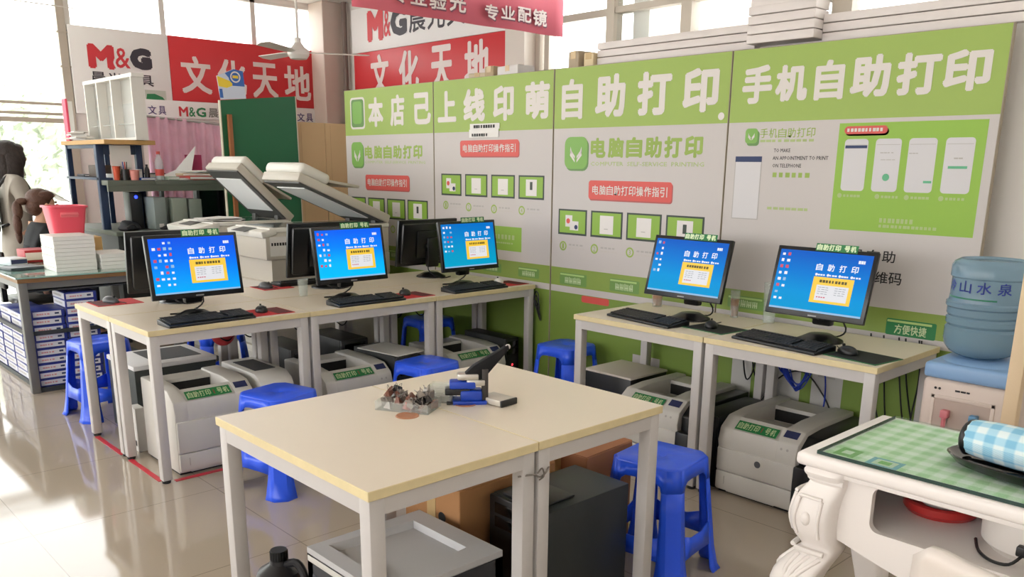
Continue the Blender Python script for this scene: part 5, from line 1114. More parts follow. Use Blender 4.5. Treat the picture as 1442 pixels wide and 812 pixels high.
# pink curtain behind the counter
t = thing('pink_curtain', 'pink patterned curtain hanging behind the counter on the far side', 'curtain', (-8.72, 0, 0)); mb = MB(); n, m_ = 60, 10
for i in range(n + 1):
    for j in range(m_ + 1):
        y = 3.26 + .78 * i / n; z = .70 + (1.93 - .07 * max(0, (i / n - .4) * 1.6) - .70) * j / m_
        mb.v.append((.025 * math.sin(i * .9) * (1 - .3 * j / m_) + .012 * math.sin(i * .37 + j), y, z))
mb.f = [((m_ + 1) * i + j, (m_ + 1) * (i + 1) + j, (m_ + 1) * (i + 1) + j + 1, (m_ + 1) * i + j + 1) for i in range(n) for j in range(m_)]; mb.mi = [0] * len(mb.f)
o = mb.build('cloth', mat('pink_curtain_cloth', (252, 204, 226), .8, noise=.22, scale=5), t, 60); o.modifiers.new('th', 'SOLIDIFY').thickness = .004
mb = MB(); mb.cyl((0, 3.2, 1.94), (0, 4.1, 1.88), .012); mb.box(-.02, .02, 3.19, 3.21, 0, 1.95); mb.box(-.02, .02, 4.09, 4.11, 0, 1.89); mb.build('rail_frame', M_STEEL, t)
t = thing('pink_sheet', 'folded white and pink sheet leaning against the pink curtain on the upper shelf', 'sheet', (-8.0, 3.22, 1.352), 0)
mb = MB(); mb.add([(0, -.20, 0), (0, .14, .02), (-.12, .26, .30), (-.14, .06, .08), (.006, -.20, 0), (.006, .14, .02), (-.114, .26, .30), (-.134, .06, .08)], [(0, 1, 2, 3), (7, 6, 5, 4), (0, 4, 5, 1), (1, 5, 6, 2), (2, 6, 7, 3), (3, 7, 4, 0)]); mb.build('front', M_PAPER, t, 0)
mb = MB(); mb.box(-.15, -.14, .16, .32, 0, .22); mb.build('back_cover', mat('dark_pink_cover', (190, 64, 108), .6), t, 0)
# ------------------------------------------------------------------ two tier counter, dark rack, white pigeonhole shelf
M_CNT = mat('counter_grey_green', (98, 104, 94), .5, noise=.1, scale=6); M_DKB = mat('dark_blue_steel', (34, 52, 84), .45); M_DKG = mat('dark_steel', (52, 56, 58), .5)
t = thing('service_counter', 'two tier grey counter with dark legs, cluttered, left of the photocopiers', 'counter', (0, 0, 0))
mb = MB(); mb.box(-8.6, -7.36, 2.43, 3.96, .905, .94, .004); mb.build('lower_top', M_CNT, t)
mb = MB(); mb.box(-8.6, -7.5, 2.84, 3.62, 1.31, 1.35, .004); mb.box(-7.655, -7.5, 2.45, 2.84, 1.31, 1.35, .004); mb.box(-7.53, -7.5, 2.45, 3.62, 1.26, 1.31); mb.build('upper_shelf', M_CNT, t)
for y in (2.893, 3.205, 3.57):
    mb = MB(); mb.box(-7.58, -7.53, y, y + .025, .94, 1.31); mb.build('shelf_support', M_DKG, t, 0)
mb = MB(); mb.box(-8.58, -7.42, 2.46, 2.49, .0, .905); mb.box(-8.58, -7.42, 3.9, 3.93, 0, .905); mb.box(-8.58, -8.5, 2.49, 3.9, .2, .9); mb.build('side_panels', M_DKG, t, 0)
for y0 in (2.49, 2.96, 3.43):
    mb = MB(); mb.box(-7.44, -7.42, y0, y0 + .46, .08, .89, .003); dr = mb.build('door', mat('dark_door_panel', (44, 46, 46), .5), t, 0)
    mb = MB(); mb.box(-7.42, -7.405, y0 + .4, y0 + .415, .6, .72, .002); mb.build('handle', M_STEEL, dr, 0)
t = thing('steel_rack', 'dark blue steel rack with a brown top board standing on the counter end', 'rack', (0, 0, .94))
for x, y, s in ((-8.5, 2.47, .022), (-7.7, 2.47, .03), (-7.7, 2.79, .026), (-8.5, 2.79, .022)): mb = MB(); mb.box(x - s, x + s, y - s, y + s, 0, .70, .003); mb.build('leg', M_DKB, t)
mb = MB(); mb.box(-8.54, -7.66, 2.44, 2.82, .41, .43); mb.box(-8.5, -7.7, 2.455, 2.485, .67, .70); mb.box(-8.5, -7.7, 2.775, 2.805, .67, .70); mb.box(-7.715, -7.685, 2.47, 2.79, .62, .70); mb.build('rails', M_DKB, t, 0)
mb = MB(); mb.box(-8.56, -7.42, 2.43, 2.84, .70, .735, .003); mb.build('top_board', mat('tan_board', (190, 150, 92), .6, noise=.06), t, 0)
M_CUB = mat('white_shelf_board', (222, 220, 214), .5)
t = thing('pigeonhole_shelf', 'white shelf of tall open compartments standing on the steel rack', 'shelf', (-7.94, 2.72, 1.677))
mb = MB(); Hh = .52
mb.box(-.62, .59, -.05, .05, Hh - .03, Hh, .002); mb.box(-.60, .57, -.05, .05, 0, .02); mb.build('top_and_bottom', M_CUB, t, 0)
for x in (-.60, -.28, .08, .55): mb = MB(); mb.box(x, x + .02, -.05, .05, .02, Hh - .03); mb.build('divider', M_CUB, t, 0)
mb = MB()
mb.box(-.58, .55, .03, .045, .30, Hh - .03); mb.build('back_rail', mat('grey_back_panel', (176, 176, 170), .6), t, 0)
mb = MB(); mb.box(-.58, .55, .03, .035, .02, .30); mb.box(-.58, .55, -.02, -.014, .13, .136); mb.build('shelf_panes', glassy('frosted_panel', (220, 224, 222), .5, .3), t, 0)
t = thing('pink_binder', 'narrow pink binder standing left of the white pigeonhole shelf', 'binder', (-8.38, 2.50, 1.677))
sheets('crumpled white papers heaped on the left end of the steel rack', -8.30, 2.525, 1.677, 7, 8, .24, .13, .04, th=.012)
mb = MB(); mb.box(-.16, -.06, -.03, -.01, .0, .36, .003); mb.build('cover', mat('binder_pink', (230, 80, 110), .5), t, 0)
mb = MB(); mb.box(-.155, -.065, -.01, .03, .005, .34, .003); mb.build('pages', M_PAPER, t, 0)
t = thing('hanging_sheet', 'white sheet of paper hanging inside the dark blue steel rack', 'paper', (-7.66, 2.63, 1.40))
mb = MB(); mb.box(-.002, .002, -.085, .085, 0, .235); mb.build('sheet', M_PAPER, t, 0); mb = MB(); mb.cyl((0, -.05, .235), (-.02, -.05, .27), .004, n=6); mb.cyl((0, .05, .235), (-.02, .05, .27), .004, n=6); mb.build('hooks', M_DKG, t, 0)
# on the upper shelf
def bottle(label, x, y, z, m, cap, h=.22, r=.033, band=None):
    t = thing('plastic_bottle', label, 'bottle', (x, y, z), 0, 'bottles and cups on the upper shelf')
    mb = MB(); mb.lathe([(0, 0), (r, .0), (r, h * .6), (r * .8, h * .72), (r * .4, h * .86), (r * .4, h * .92), (0, h * .92)], n=18); mb.build('body', m, t)
    mb = MB(); mb.cyl((0, 0, h * .9), (0, 0, h), r * .45, n=14); mb.build('cap', cap, t)
    if band: mb = MB(); mb.cyl((0, 0, h * .15), (0, 0, h * .38), r * 1.02, n=18, caps=False); mb.build('wrapper', band, t)
ZU = 1.351
bottle('clear bottle with a red wrapper on the upper shelf', -7.62, 2.93, ZU, glassy('clear_bottle', (220, 226, 230), .35, .1), M_RED, .24, .036, M_RED)
bottle('dark bottle on the upper shelf, left of the clear one', -7.64, 2.83, ZU, mat('dark_bottle', (30, 30, 36), .3), M_BLK, .13, .022)
def cup(label, x, y, c, h=.1, r=.04):
    t = thing('cup', label, 'cup', (x, y, ZU), 0, 'bottles and cups on the upper shelf'); m = mat('cup_' + '_'.join(map(str, c)), c, .5)
    mb = MB(); mb.lathe([(0, 0), (r * .75, 0), (r, h), (r - .004, h), (r * .7, .006), (0, .006)], n=20); mb.build('wall', m, t); mb = MB(); mb.lathe([(r, h - .004), (r + .004, h), (r, h + .004)], n=20); mb.build('rim', m, t)
cup('orange red cup at the left end of the upper shelf', -7.62, 2.57, (206, 84, 50), .11, .03); cup('pink paper cup in the middle of the upper shelf', -7.58, 2.70, (226, 150, 140), .08)
def slab(name, label, cat, x, y, z, w, d, h, rz, m, group=None, m2=None):
    t = thing(name, label, cat, (x, y, z), rz, group)
    mb = MB(); mb.box(-w / 2, w / 2, -d / 2, d / 2, 0, h, min(.004, h * .2)); mb.build('cover', m, t)
    mb = MB(); mb.box(-w / 2 + .003, w / 2 + .001, -d / 2 + .004, d / 2 - .004, h * .2, h * .8); mb.build('pages', m2 or M_PAPER, t, 0); return t
slab('folder', 'blue folder lying on the upper shelf by the dark bottle', 'folder', -7.60, 2.80, ZU, .1, .12, .02, 0, mat('folder_blue', (40, 90, 180), .5), 'folders and books on the counter')
slab('book', 'red book lying on the upper shelf toward the green board', 'book', -7.66, 3.32, ZU, .26, .36, .035, 4, mat('book_red', (196, 66, 60), .5), 'folders and books on the counter')
slab('book', 'tan book lying on top of the red book', 'book', -7.68, 3.30, ZU + .036, .26, .34, .018, -8, mat('book_tan', (200, 176, 140), .6), 'folders and books on the counter')
slab('folder', 'black folder lying on the far end of the upper shelf', 'folder', -8.35, 3.05, ZU, .28, .3, .05, 10, mat('folder_black', (40, 40, 46), .5), 'folders and books on the counter')
slab('small_carton', 'grey and white carton lying at the left of the upper shelf', 'box', -7.75, 2.62, ZU, .18, .16, .05, 6, mat('box_grey_white', (190, 190, 188), .5), 'folders and books on the counter')
sheets('white papers hanging over the front edge of the upper shelf', -7.60, 3.16, ZU, 4, 12, .16, .2, .03)
slab('small_carton', 'white carton beside the pink cup on the upper shelf', 'box', -7.62, 2.755, ZU, .07, .03, .09, 0, mat('box_grey_white', (190, 190, 188), .5), 'folders and books on the counter')
sheets('spread of white papers on top of the tan book', -7.70, 3.34, ZU + .058, 5, 21, .22, .26, .03)
slab('book', 'pale green ledger under papers in the middle of the upper shelf', 'book', -7.66, 3.02, ZU, .2, .1, .03, 5, mat('ledger_pale_green', (170, 190, 170), .6), 'folders and books on the counter')
slab('book', 'orange book standing at the far end of the upper shelf', 'book', -8.3, 3.5, ZU, .2, .03, .22, 0, mat('book_orange', (220, 150, 70), .6), 'folders and books on the counter')
t = thing('pen_holder', 'dark round pen holder on the upper shelf, right of the pink cup', 'pen holder', (-7.60, 2.635, ZU), 0, 'bottles and cups on the upper shelf')
mb = MB(); mb.lathe([(0, 0), (.03, 0), (.032, .09), (.028, .09), (.026, .01), (0, .01)], n=20); mb.build('holder', M_BLK, t)
for k, c in enumerate(((30, 60, 160), (190, 40, 40), (30, 30, 30))): mb = MB(); mb.cyl((.008 * (k - 1), .005 * k - .005, .012), (.02 * (k - 1), .01 * k - .01, .15), .004, n=8); mb.build('pen', mat('pen_%d' % k, c, .4), t)
# between the tiers
for k, (y, w_, h_, c) in enumerate(((2.83, .10, .27, (134, 146, 144)), (3.0, .13, .26, (150, 160, 148)), (3.14, .11, .25, (142, 152, 142)))):
    t = thing('file_box', '%s grey green file box standing upright between the counter tiers' % ('leftmost', 'middle', 'rightmost')[k], 'file box', (-7.54, y, .941), 0, 'file boxes between the counter tiers')
    mb = MB(); mb.box(-.12, .12, -w_ / 2, w_ / 2, 0, h_, .004); mb.build('body', mat('file_box_%d' % k, c, .6), t); mb = MB(); mb.box(.12, .123, -.02, .02, .02, .05); mb.build('tag', M_PAPER, t, 0)
t = thing('dark_monitor', 'black monitor standing between the counter tiers near the green board', 'monitor', (-7.75, 3.40, .941))
mb = MB(); mb.box(-.02, .02, -.13, .16, .05, .33, .004); mb.build('casing', M_BLK, t); mb = MB(); mb.box(-.08, .08, -.07, .09, 0, .012, .003); mb.box(-.015, .015, 0, .03, .01, .08); mb.build('stand', M_BLK, t); mb = MB(); mb.quad((.0205, 0, 0), Y, Z, -.115, .145, .065, .315, .0005); mb.build('screen', mat('dark_screen', (14, 14, 20), .1), t, 0)
t = thing('desk_speaker', 'black speaker with a blue light under the upper shelf', 'speaker', (-7.66, 2.70, .941))
mb = MB(); mb.box(-.1, .06, -.05, .05, 0, .31, .004); mb.build('case', M_BLK, t); mb = MB(); mb.ball((.064, 0, .27), .014, 8); mb.build('blue_light', mat('blue_indicator', (40, 60, 255), emit=4), t)
def blob(name, label, cat, x, y, z, rx, ry, rz_, m, group, seed):
    t = thing(name, label, cat, (x, y, z), 0, group); mb = MB(); q = random.Random(seed); bm = bmesh.new(); bmesh.ops.create_icosphere(bm, subdivisions=3, radius=1)
    ph = [q.uniform(0, 6) for _ in range(6)]
    for v in bm.verts:
        s = 1 + .12 * math.sin(4 * v.co.x + ph[0]) + .1 * math.sin(5 * v.co.y + ph[1]) + .08 * math.sin(6 * v.co.z + ph[2]); zz = max(v.co.z * s, -.5)
        v.co = Vector((v.co.x * rx * s, v.co.y * ry * s, (zz + .5) * rz_))
    mb.bmadd(bm); mb.build('cover', m, t, 60); mb = MB(); mb.tube([(rx * .9, -ry * .5, rz_ * .6), (rx * 1.15, 0, rz_ * 1.1), (rx * .9, ry * .5, rz_ * .6)], .006); mb.build('strap', M_BLK, t); return t
blob('black_bag', 'black bag slumped on the lower counter by the steel rack', 'bag', -7.47, 2.57, .941, .08, .08, .05, mat('bag_black', (34, 36, 42), .6), 'bags on the counter', 3)
blob('black_bag', 'black bag lying on the lower counter before the file boxes', 'bag', -7.385, 2.95, .941, .035, .12, .03, mat('bag_black', (34, 36, 42), .6), 'bags on the counter', 4)
slab('folder', 'dark flat tablet lying at the left end of the steel rack shelf', 'folder', -8.34, 2.56, 1.371, .2, .12, .02, 0, mat('folder_black', (40, 40, 46), .5), 'folders and books on the counter')
slab('small_carton', 'dark brown stack of boxes on the steel rack shelf', 'box', -8.12, 2.64, 1.371, .24, .2, .1, 0, mat('box_dark_brown', (84, 70, 60), .6), 'folders and books on the counter', mat('box_dark_brown', (84, 70, 60), .6))
# ------------------------------------------------------------------ glass topped desk and the stacked paper reams
t = thing('glass_desk', 'steel desk with glass sheet top and wood edge, paper reams stacked below', 'desk', (0, 0, 0))
DX0, DX1, DY0, DY1 = -7.45, -6.12, 1.38, 2.42; M_DLEG = mat('brushed_grey_steel', (118, 118, 116), .45, metal=.3)
mb = MB(); mb.box(DX0, DX1, DY0, DY1, .735, .762, .002); mb.build('wood_top', mat('brown_wood_edge', (136, 100, 62), .5, noise=.1), t, 0)
mb = MB(); mb.box(DX0, DX1 + .01, DY0 - .01, DY1, .763, .773, .001); mb.build('glass_sheet', mat('greenish_desk_glass', (150, 186, 176), .06, coat=.4), t, 0)
mb = MB(); mb.box(DX0 + .02, DX1 - .02, DY0 + .02, DY0 + .05, .69, .735); mb.box(DX1 - .05, DX1 - .02, DY0 + .02, DY1 - .02, .69, .735); mb.box(DX0 + .02, DX1 - .02, DY1 - .05, DY1 - .02, .69, .735); mb.build('apron_frame', M_DLEG, t, 0)
for x in (DX0 + .03, DX1 - .03):
    for y in (DY0 + .03, DY1 - .03): mb = MB(); mb.box(x - .026, x + .026, y - .026, y + .026, 0, .735, .003); mb.build('leg', M_DLEG, t)
mb = MB(); mb.box(DX1 - .03, DX1 - .012, DY0 + .05, DY1 - .05, .385, .41); mb.box(DX0 + .05, DX1 - .05, DY0 + .02, DY0 + .035, .385, .41); mb.build('middle_rail', M_DKG, t, 0)
mb = MB(); mb.box(DX0 + .05, DX1 - .01, DY0 + .055, DY1 - .05, .0, .028); mb.build('bottom_board', M_DKG, t, 0)
mb = MB(); mb.box(DX0 + .05, DX1 - .04, DY0 + .055, DY1 - .05, .668, .678); mb.build('under_shelf', M_DKG, t, 0)
M_REAM = mat('ream_navy_wrap', (44, 58, 142), .4, noise=.05, scale=20); M_RL = mat('ream_white_label', (214, 216, 224), .5); M_RR = mat('ream_pink_print', (210, 150, 156), .6)
r0 = thing('paper_ream', 'x', 'paper ream', (0, 0, 0), 0, 'blue wrapped paper reams stacked under the glass desk')
mb = MB(); mb.box(-.135, .135, -.102, .102, 0, .0505, .003); mb.build('wrapper', M_REAM, r0)
mb = MB(); mb.quad((.1353, 0, 0), Y, Z, -.092, .08, .008, .042, .0005); mb.m = 1; mb.dashes((.1353, 0, 0), Y, Z, -.07, .01, .020, .030, .001, 5, 2); mb.m = 2; mb.quad((.1353, 0, 0), Y, Z, .04, .066, .02, .032, .001); mb.build('end_label', [M_RL, M_RR, M_NAVY], r0, 0)
mb = MB(); mb.quad((0, -.1023, 0), X, Z, -.13, .128, .006, .046, .0005); mb.m = 1; mb.dashes((0, -.1023, 0), X, Z, -.1, .08, .02, .032, .001, 6, 3); mb.build('side_label', [M_RL, M_GREY], r0, 0)
ORD = ['bottom', 'second', 'third', 'fourth', 'fifth', 'sixth', 'seventh', 'eighth', 'ninth', 'tenth', 'eleventh', 'twelfth']
first = True
for cx, cy, n, nm in ((-6.295, 1.545, 10, 'front left column, at the desk leg'), (-6.295, 1.757, 12, 'front column beside the computer table leg'), (-6.575, 1.545, 9, 'second column along the left side'), (-6.855, 1.545, 9, 'third column along the left side'), (-7.135, 1.545, 8, 'rearmost column along the left side')):
    for k in range(n):
        lb = '%s blue paper ream counted from the floor, %s' % (ORD[k], nm) if k < n - 1 else 'topmost blue paper ream, %s' % nm
        jx, jy = random.uniform(-.006, .006), random.uniform(-.0035, .0035); loc = (cx + jx, cy + jy, .0285 + .0515 * k)
        if first: r0.location = loc; r0['label'] = lb; first = False
        else: dup(r0, loc, random.uniform(-.8, .8), lb)
# rolls and packs on the shelf under the glass
t = thing('film_roll', 'roll of white film on the shelf under the glass desk top', 'roll', (-6.30, 1.75, .679))
mb = MB(); mb.cyl((-.02, -.3, .022), (.03, .3, .022), .021, n=20); mb.build('film', M_PAPER, t); mb = MB(); mb.cyl((-.0205, -.305, .022), (.0305, .305, .022), .009, n=12); mb.build('core', M_CARTON, t)
# things on the glass desk
ZG = .774
def stack(label, x, y, rz, n, w=.297, d=.21, z=ZG, th=.026):
    t = thing('paper_stack', label, 'paper stack', (x, y, z), rz, 'white paper stacks on the glass desk'); q = random.Random(int(x * 100)); mb = MB()
    for k in range(n): e = q.uniform(-.003, .003); mb.box(-w / 2 + e, w / 2 + e, -d / 2 - e, d / 2 - e, th * k, th * (k + 1) - .0015)
    mb.build('sheets', M_PAPER, t, 0); mb = MB(); mb.box(-w / 2, w / 2, -d / 2, d / 2, th * n, th * n + .002, .0005); mb.build('top_sheet', M_WHITE, t, 0)
stack('tall stack of white paper on the glass desk, under the pink basket', -6.42, 1.79, 0, 9, .3, .26); stack('low stack of white paper on the glass desk, right of the tall one', -6.40, 2.05, 0, 4, .3, .21)
carton('carton', 'brown carton behind the paper stacks, holding up the pink basket', -6.80, 1.93, ZG, .3, .32, .19, 0, mat('ochre_carton', (206, 168, 110), .7))
t = thing('plastic_basket', 'pink plastic basket on the carton above the white paper stack', 'basket', (-6.80, 1.90, ZG + .197))
mb = MB(); vs = []; P4 = []
for w_, d_, z in ((.085, .10, 0), (.115, .128, .205), (.125, .14, .207), (.125, .14, .22), (.112, .125, .22), (.082, .095, .006)):
    for i in range(24): a = 2 * math.pi * (i + .5) / 24; c_, s_ = math.cos(a), math.sin(a); e = .35; vs.append((w_ * math.copysign(abs(c_) ** e, c_), d_ * math.copysign(abs(s_) ** e, s_), z))
mb.add(vs, [(24 * i + j, 24 * i + (j + 1) % 24, 24 * i + 24 + (j + 1) % 24, 24 * i + 24 + j) for i in range(5) for j in range(24)] + [tuple(reversed(range(24))), tuple(range(120, 144))]); mb.build('tub', mat('basket_pink', (232, 84, 104), .4), t, 40)
mb = MB(); mb.tube([(.115, -.06, .16), (.122, 0, .162), (.115, .06, .16)], .006); mb.box(.105, .113, -.06, .06, .14, .175, .002); mb.build('grip', mat('basket_pink_light', (238, 120, 130), .4), t)
slab('flat_tray', 'dark flat tray at the near left corner of the glass desk', 'tray', -6.62, 1.53, ZG, .2, .22, .02, 10, mat('dark_flat_tray', (52, 60, 66), .4), None, mat('dark_flat_tray', (52, 60, 66), .4))
slab('desk_machine', 'white desk machine behind the dark flat tray on the glass desk', 'machine', -6.95, 1.56, ZG, .16, .12, .05, 15, mat('white_machine', (214, 220, 226), .4), None, M_NAVY)
slab('ledger', 'red ledger book standing on the glass desk behind the paper stack', 'book', -7.1, 1.73, ZG, .22, .16, .09, 0, mat('ledger_red', (170, 34, 46), .5), None)
# ------------------------------------------------------------------ people
SKIN = mat('skin_tone', (214, 168, 140), .6); HAIR = mat('dark_brown_hair', (46, 38, 36), .6, noise=.35, scale=40, bump=.8); HAIR2 = mat('brown_hair', (84, 54, 40), .55, noise=.35, scale=40, bump=.8)
def hand(t, base, d, up, m=SKIN):
    d = Vector(d).normalized(); up = Vector(up).normalized(); s = d.cross(up).normalized(); b = Vector(base); mb = MB()
    mb.tube([b, b + d * .04, b + d * .08], [.022, .034, .03], 8, 0)
    for k, (o_, l_) in enumerate(((-.026, .06), (-.009, .072), (.009, .068), (.025, .05))):
        p = b + d * .07 + s * o_; mb.tube([p, p + d * l_ * .5 - up * .004, p + d * l_ * .85 - up * .018], [.009, .008, .006], 6, 0)
    p = b + d * .03 - s * .03; mb.tube([p, p + d * .025 - s * .02, p + d * .055 - s * .02 - up * .01], [.011, .009, .007], 6, 0)
    return mb.build('hand', m, t, 60)
def hairball(t, parts, m):
    mb = MB()
    for c, r in parts: mb.ball(c, r, 10)
    return mb.build('hair', m, t, 60)
# standing woman, seen from behind her right shoulder, reading a sheet
t = thing('person', 'standing person with long dark hair and grey coat holding a white sheet, far left', 'person', (-8.5, 1.98, 0), 0)
nd = {'pelvis': ((0, 0, .92), (.14, .11)), 'waist': ((0, .0, 1.06), (.13, .1)), 'chest': ((0, .0, 1.24), (.155, .11)), 'neckb': ((0, .0, 1.37), (.07, .065)), 'neck': ((0, .015, 1.42), .05), 'jaw': ((0, .04, 1.49), (.066, .07)), 'brow': ((0, .03, 1.56), (.078, .088)), 'crown': ((0, .02, 1.61), (.06, .065)),
      'shL': ((-.16, .0, 1.33), .055), 'elL': ((-.2, .06, 1.10), .042), 'wrL': ((-.1, .19, 1.19), .028), 'shR': ((.16, .0, 1.33), .055), 'elR': ((.21, .06, 1.10), .042), 'wrR': ((.12, .19, 1.20), .028),
      'hipL': ((-.09, 0, .84), .085), 'knL': ((-.09, .02, .47), .055), 'anL': ((-.09, -.01, .09), .038), 'toL': ((-.09, .13, .03), .03), 'hipR': ((.09, 0, .84), .085), 'knR': ((.09, .0, .47), .055), 'anR': ((.1, -.03, .09), .038), 'toR': ((.1, .11, .03), .03)}
ed = [('pelvis', 'waist'), ('waist', 'chest'), ('chest', 'neckb'), ('neckb', 'neck'), ('neck', 'jaw'), ('jaw', 'brow'), ('brow', 'crown'), ('chest', 'shL'), ('shL', 'elL'), ('elL', 'wrL'), ('chest', 'shR'), ('shR', 'elR'), ('elR', 'wrR'), ('pelvis', 'hipL'), ('hipL', 'knL'), ('knL', 'anL'), ('anL', 'toL'), ('pelvis', 'hipR'), ('hipR', 'knR'), ('knR', 'anR'), ('anR', 'toR')]
skin('body', nd, ed, SKIN, t)
M_COAT = mat('grey_beige_coat', (166, 160, 150), .8, noise=.06, scale=12)
cn = {'hem': ((0, 0, .50), (.20, .17)), 'hip': ((0, 0, .80), (.19, .155)), 'waist': ((0, 0, 1.04), (.165, .135)), 'chest': ((0, 0, 1.24), (.18, .14)), 'collar': ((0, .0, 1.385), (.09, .085)), 'shL': ((-.18, 0, 1.32), .08), 'elL': ((-.215, .05, 1.09), .066), 'cuL': ((-.12, .165, 1.18), .05), 'shR': ((.18, 0, 1.32), .08), 'elR': ((.225, .05, 1.09), .066), 'cuR': ((.14, .165, 1.19), .05)}
skin('coat', cn, [('hem', 'hip'), ('hip', 'waist'), ('waist', 'chest'), ('chest', 'collar'), ('chest', 'shL'), ('shL', 'elL'), ('elL', 'cuL'), ('chest', 'shR'), ('shR', 'elR'), ('elR', 'cuR')], M_COAT, t, root=2)
tr = {}
for s, x in (('L', -.09), ('R', .095)): tr['a' + s] = ((x, 0, .60), .085); tr['b' + s] = ((x, .01, .45), .07); tr['c' + s] = ((x, -.015, .1), .055)
skin('trousers', tr, [('aL', 'bL'), ('bL', 'cL'), ('aR', 'bR'), ('bR', 'cR'), ('aL', 'aR')], mat('dark_trousers', (48, 50, 60), .8), t)
hairball(t, [((0, -.01, 1.575), (.105, .115, .10)), ((0, -.05, 1.46), (.108, .09, .17)), ((.07, .01, 1.45), (.05, .085, .17)), ((-.07, .01, 1.45), (.05, .085, .17)), ((.05, .01, 1.36), (.06, .06, .09)), ((-.05, .01, 1.36), (.06, .06, .09)), ((0, -.06, 1.36), (.08, .06, .1)), ((0, .06, 1.60), (.085, .065, .05)), ((.06, .07, 1.52), (.03, .05, .09)), ((-.06, .07, 1.52), (.03, .05, .09))], HAIR)
mb = MB(); mb.ball((0, .125, 1.515), (.012, .018, .02), 6); mb.ball((.082, .02, 1.52), (.012, .02, .03), 6); mb.ball((-.082, .02, 1.52), (.012, .02, .03), 6); mb.build('face_features', SKIN, t, 60)
mb = MB(); mb.ball((.032, .108, 1.545), .009, 6); mb.ball((-.032, .108, 1.545), .009, 6); mb.tube([(-.02, .112, 1.472), (0, .118, 1.47), (.02, .112, 1.472)], .004); mb.build('eyes_and_mouth', mat('dark_feature', (90, 50, 46), .6), t, 60)
hand(t, (-.1, .18, 1.19), (.25, 1, .1), (0, -.1, 1)); hand(t, (.12, .18, 1.20), (-.3, 1, .15), (0, -.1, 1))
for s in (-1, 1): mb = MB(); mb.ball((s * .095, .05, .035), (.045, .115, .04), 8); mb.build('shoe', M_BLK, t, 60)
t = thing('backpack', 'black backpack on the back of the standing person in a grey coat', 'backpack', (-8.5, 1.98, 0), 0)
mb = MB(); mb.box(-.14, .14, -.285, -.15, .88, 1.27, .05, seg=3); mb.build('sack', M_BLK, t, 60)
mb = MB(); mb.box(-.1, .1, -.315, -.28, .92, 1.08, .02); mb.build('pocket', M_BLK, t, 60)
for s in (-1, 1): mb = MB(); mb.tube([(s * .1, -.16, 1.24), (s * .11, -.05, 1.375), (s * .115, .06, 1.345), (s * .115, .118, 1.2), (s * .12, .10, 1.05), (s * .12, -.15, .95)], .014, 6); mb.build('strap', M_BLK, t, 60)
t = thing('paper_sheet', 'white sheet held by the standing person in the grey coat', 'paper', (-8.48, 2.28, 1.215), 0)
M = Matrix.Rotation(R(-32), 4, 'X'); mb = MB(); mb.box(-.15, .15, -.08, .12, .0, .003, 0, M); mb.build('sheet', M_PAPER, t, 0); mb = MB(); mb.box(-.15, .15, -.08, .12, -.004, -.001, 0, M); mb.build('backing_card', M_WHITE, t, 0)
# seated woman with a pony tail, at the counter
t = thing('person', 'seated person with a brown ponytail and black top, behind the glass desk', 'person', (-7.86, 1.915, 0), 0)
nd = {'pelvis': ((0, 0, .53), (.15, .12)), 'waist': ((0, .03, .68), (.125, .1)), 'chest': ((0, .07, .88), (.15, .11)), 'neckb': ((0, .09, 1.0), (.065, .06)), 'neck': ((0, .105, 1.05), .048), 'jaw': ((0, .145, 1.11), (.064, .068)), 'brow': ((0, .14, 1.18), (.076, .085)), 'crown': ((0, .13, 1.23), (.058, .062)),
      'shL': ((-.16, .08, .96), .052), 'elL': ((-.2, .2, .76), .04), 'wrL': ((-.1, .33, .86), .027), 'shR': ((.16, .08, .96), .052), 'elR': ((.2, .2, .76), .04), 'wrR': ((.1, .33, .86), .027),
      'hipL': ((-.1, .05, .50), .085), 'knL': ((-.11, .40, .50), .06), 'anL': ((-.11, .37, .09), .038), 'toL': ((-.11, .50, .03), .028), 'hipR': ((.1, .05, .50), .085), 'knR': ((.11, .40, .50), .06), 'anR': ((.11, .37, .09), .038), 'toR': ((.11, .50, .03), .028)}
skin('body', nd, ed, SKIN, t)
tn = {'hem': ((0, .0, .53), (.165, .135)), 'waist': ((0, .03, .68), (.145, .12)), 'chest': ((0, .07, .88), (.165, .125)), 'collar': ((0, .092, 1.005), (.075, .07)), 'shL': ((-.165, .08, .955), .065), 'elL': ((-.205, .2, .755), .052), 'cuL': ((-.11, .30, .845), .038), 'shR': ((.165, .08, .955), .065), 'elR': ((.205, .2, .755), .052), 'cuR': ((.11, .30, .845), .038)}
skin('top', tn, [('hem', 'waist'), ('waist', 'chest'), ('chest', 'collar'), ('chest', 'shL'), ('shL', 'elL'), ('elL', 'cuL'), ('chest', 'shR'), ('shR', 'elR'), ('elR', 'cuR')], mat('black_top', (30, 32, 36), .8), t, root=1)
tr = {}
for s, x in (('L', -.105), ('R', .105)): tr['a' + s] = ((x, .03, .515), .1); tr['b' + s] = ((x * 1.05, .40, .505), .075); tr['c' + s] = ((x * 1.05, .37, .1), .052)
skin('trousers', tr, [('aL', 'bL'), ('bL', 'cL'), ('aR', 'bR'), ('bR', 'cR'), ('aL', 'aR')], mat('dark_trousers', (48, 50, 60), .8), t)
hairball(t, [((0, .095, 1.20), (.095, .10, .088)), ((0, .055, 1.14), (.085, .065, .08)), ((.06, .13, 1.225), (.04, .07, .04)), ((-.06, .13, 1.225), (.04, .07, .04)), ((0, -.03, 1.18), (.032, .05, .03)), ((0, -.07, 1.11), (.038, .04, .08)), ((.01, -.085, 1.0), (.034, .034, .09)), ((-.01, -.08, .92), (.024, .026, .08))], HAIR2)
mb = MB(); mb.ball((0, .232, 1.14), (.011, .016, .018), 6); mb.ball((.08, .13, 1.14), (.011, .018, .028), 6); mb.ball((-.08, .13, 1.14), (.011, .018, .028), 6); mb.build('face_features', SKIN, t, 60)
